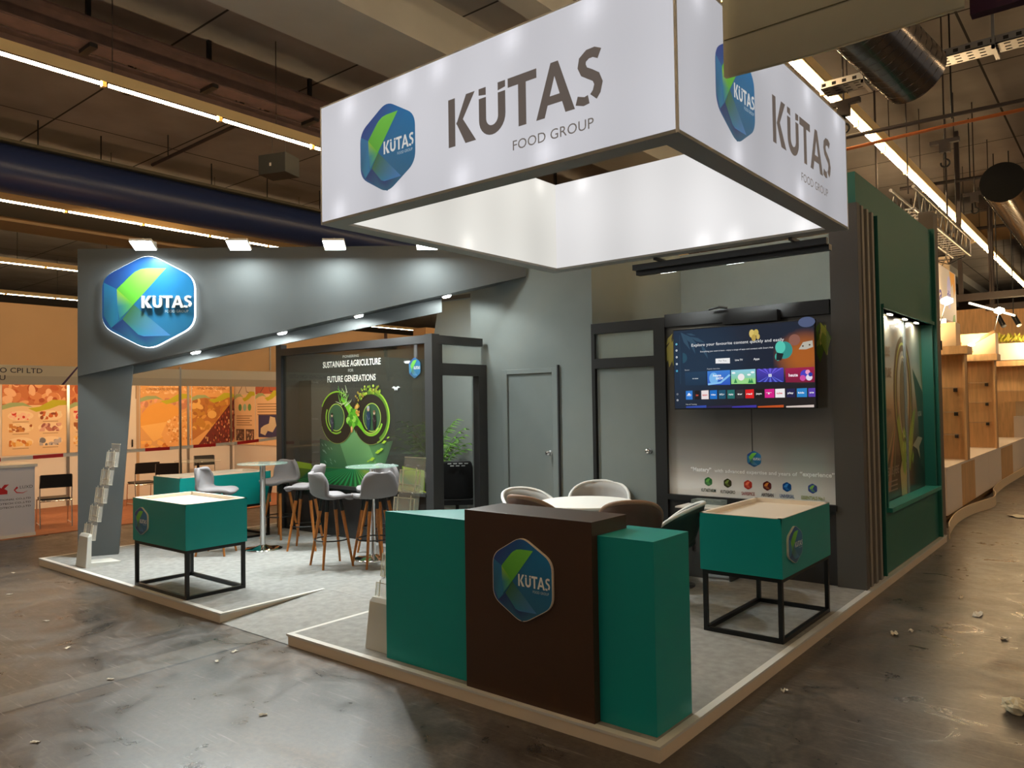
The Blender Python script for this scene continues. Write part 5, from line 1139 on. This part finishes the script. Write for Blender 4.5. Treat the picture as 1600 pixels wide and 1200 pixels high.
for x in (-.5, -.2): MB().tube([(x, 17.5, 3.75), (x+.12, 17.35, 3.5)], .055, 12).tube([(x, 17.5, 3.75), (x, 17.5, 7.6)], .012, 5).build('spot_head', M_black, t)
t = thing('ceiling_beam', 'dark brown steel beam crossing above the oak stand, nearer one', 'beam', (2, 15.5, 4.75)); box('beam_profile', M_darksteel, -1.1, 6, 15.4, 15.6, 3.96, 4.1, t); box('beam_stub', M_darksteel, -.98, -.9, 15.45, 15.55, 4.1, 7.69, t)
t = thing('ceiling_beam', 'dark brown steel beam crossing above the oak stand, farther one', 'beam', (2, 19.5, 4.75)); box('beam_profile', M_darksteel, -1.0, 8, 19.4, 19.6, 4.10, 4.25, t); box('beam_stub', M_darksteel, -.9, -.8, 19.4, 19.6, 4.25, 7.69, t)
t = thing('air_duct', 'beige boxed air duct hanging behind the lattice truss', 'duct', (0, 22, 6)); box('duct_body', mat('beige_duct', '8c7658', .7), -3.2, 1.6, 21, 23, 6.5, 7.0, t); box('duct_body', MATS['beige_duct'], -3.6, -2.2, 20, 22, 4.6, 6.2, t); box('hanger', M_darksteel, -1.6, -1.56, 22, 22.04, 7.0, 7.69, t); box('hanger', M_darksteel, -3, -2.96, 21, 21.04, 6.2, 7.69, t)
t = thing('thin_light_line', 'thin white light line slanting above the oak back wall', 'lamp', (0, 18, 4.9)); MB().bar((-.85, 15.9, 3.95), (-.15, 17.2, 3.72), .035, .04).build('light_strip', mat('thin_light','ffffff',.5,emis=2.5,emcol='ffe8c8'), t); MB().tube([(-.5, 16.55, 3.83), (-.5, 16.55, 7.69)], .01, 5).build('hanger', M_darksteel, t)
# ------------------------------------------------------------------ litter on the hall floor
r6 = random.Random(5)
def scrap(name, label, x, y, w, d, m, rz=0, h=.006, crumple=0):
    mb = MB(); rows = []
    for i in range(5): rows.append([((-.5+j/4)*w*(1+r6.uniform(-.15,.15)), (-.5+i/4)*d*(1+r6.uniform(-.15,.15)), .002+r6.random()*h) for j in range(5)])
    o = mb.grid(rows, Matrix.Rotation(rz, 4, 'Z'), smooth=False).build(name, m, None, loc=(x, y, .001), solid=.001)
    o.data.transform(Matrix.Translation((x, y, .001))); tag(o, label, 'litter')
M_paper = mat('white_paper', 'd8d2c4', .8)
def ball(x, y, r, label):
    import mathutils.noise as nz
    mb = MB(); n = 18; rows = []
    for i in range(n//2+1):
        th = PI*i/(n//2); row = []
        for j in range(n+1):
            ph = 2*PI*(j % n)/n; v = Vector((math.sin(th)*math.cos(ph), math.sin(th)*math.sin(ph), math.cos(th)))
            k = 1+.38*nz.noise(v*2.6)+.16*nz.noise(v*6); row.append((v.x*r*k*1.25, v.y*r*k, max(.002, v.z*r*k*.75+r*.62)))
        rows.append(row)
    o = mb.grid(rows, smooth=False).build('crumpled_paper', mat('crumpled_cream', 'e6dcc0', .8), None, loc=(0, 0, 0)); o.location = (x, y, 0); tag(o, label, 'litter')
ball(1.36, 1.84, .062, 'crumpled cream paper ball on the aisle floor at bottom right')
for i, (x, y, w, d, lb) in enumerate(((.42,3.05,.09,.05,'small white card lying near the teal side table edge'),(.51,3.2,.05,.03,'tiny white scrap beside the small white card'),(1.12,3.42,.06,.05,'small pale scrap on the bare dark floor right of the platform'),(.85,4.05,.14,.07,'crumpled clear film lying on the right aisle floor'),(1.22,4.32,.2,.08,'twist of clear film farther down the right aisle'),(.64,4.6,.07,.03,'white sliver close to the platform edge at right'),(.16,1.35,.04,.03,'tiny white crumb on the floor by the right platform corner'),
    (1.55,7.4,.5,.05,'flat cream strip lying across the right aisle'),(.5,10.6,.35,.2,'white rag beside the warped skirting'),(1.4,9.2,.3,.1,'pale scrap at the right edge of the aisle'))):
    scrap('paper_scrap', lb, x, y, w, d, M_paper, r6.random()*3, .02)
for i, (x, y, lb) in enumerate(((-8.15,-.35,'white crumb on the floor before the left platform corner'),(-7.0,-.75,'white crumb on the brown floor at far left'),(-5.6,-.9,'white crumb below the left display table on the hall floor'),(-3.35,-.55,'small white flake by the floor joint near the ramp'),(-3.45,-.35,'larger white flake by the floor joint near the ramp'),(-3.6,-1.2,'tiny flake on the grey floor below the joint strip'),(-4.6,-1.1,'tiny flake above the joint strip'),(-2.9,-1.9,'white crumb at the lower left on the joint strip'),(-2.2,-.9,'tiny flake on the grey floor before the plinth'))):
    scrap('paper_scrap', lb, x, y, .05, .025, M_paper, r6.random()*3, .008)
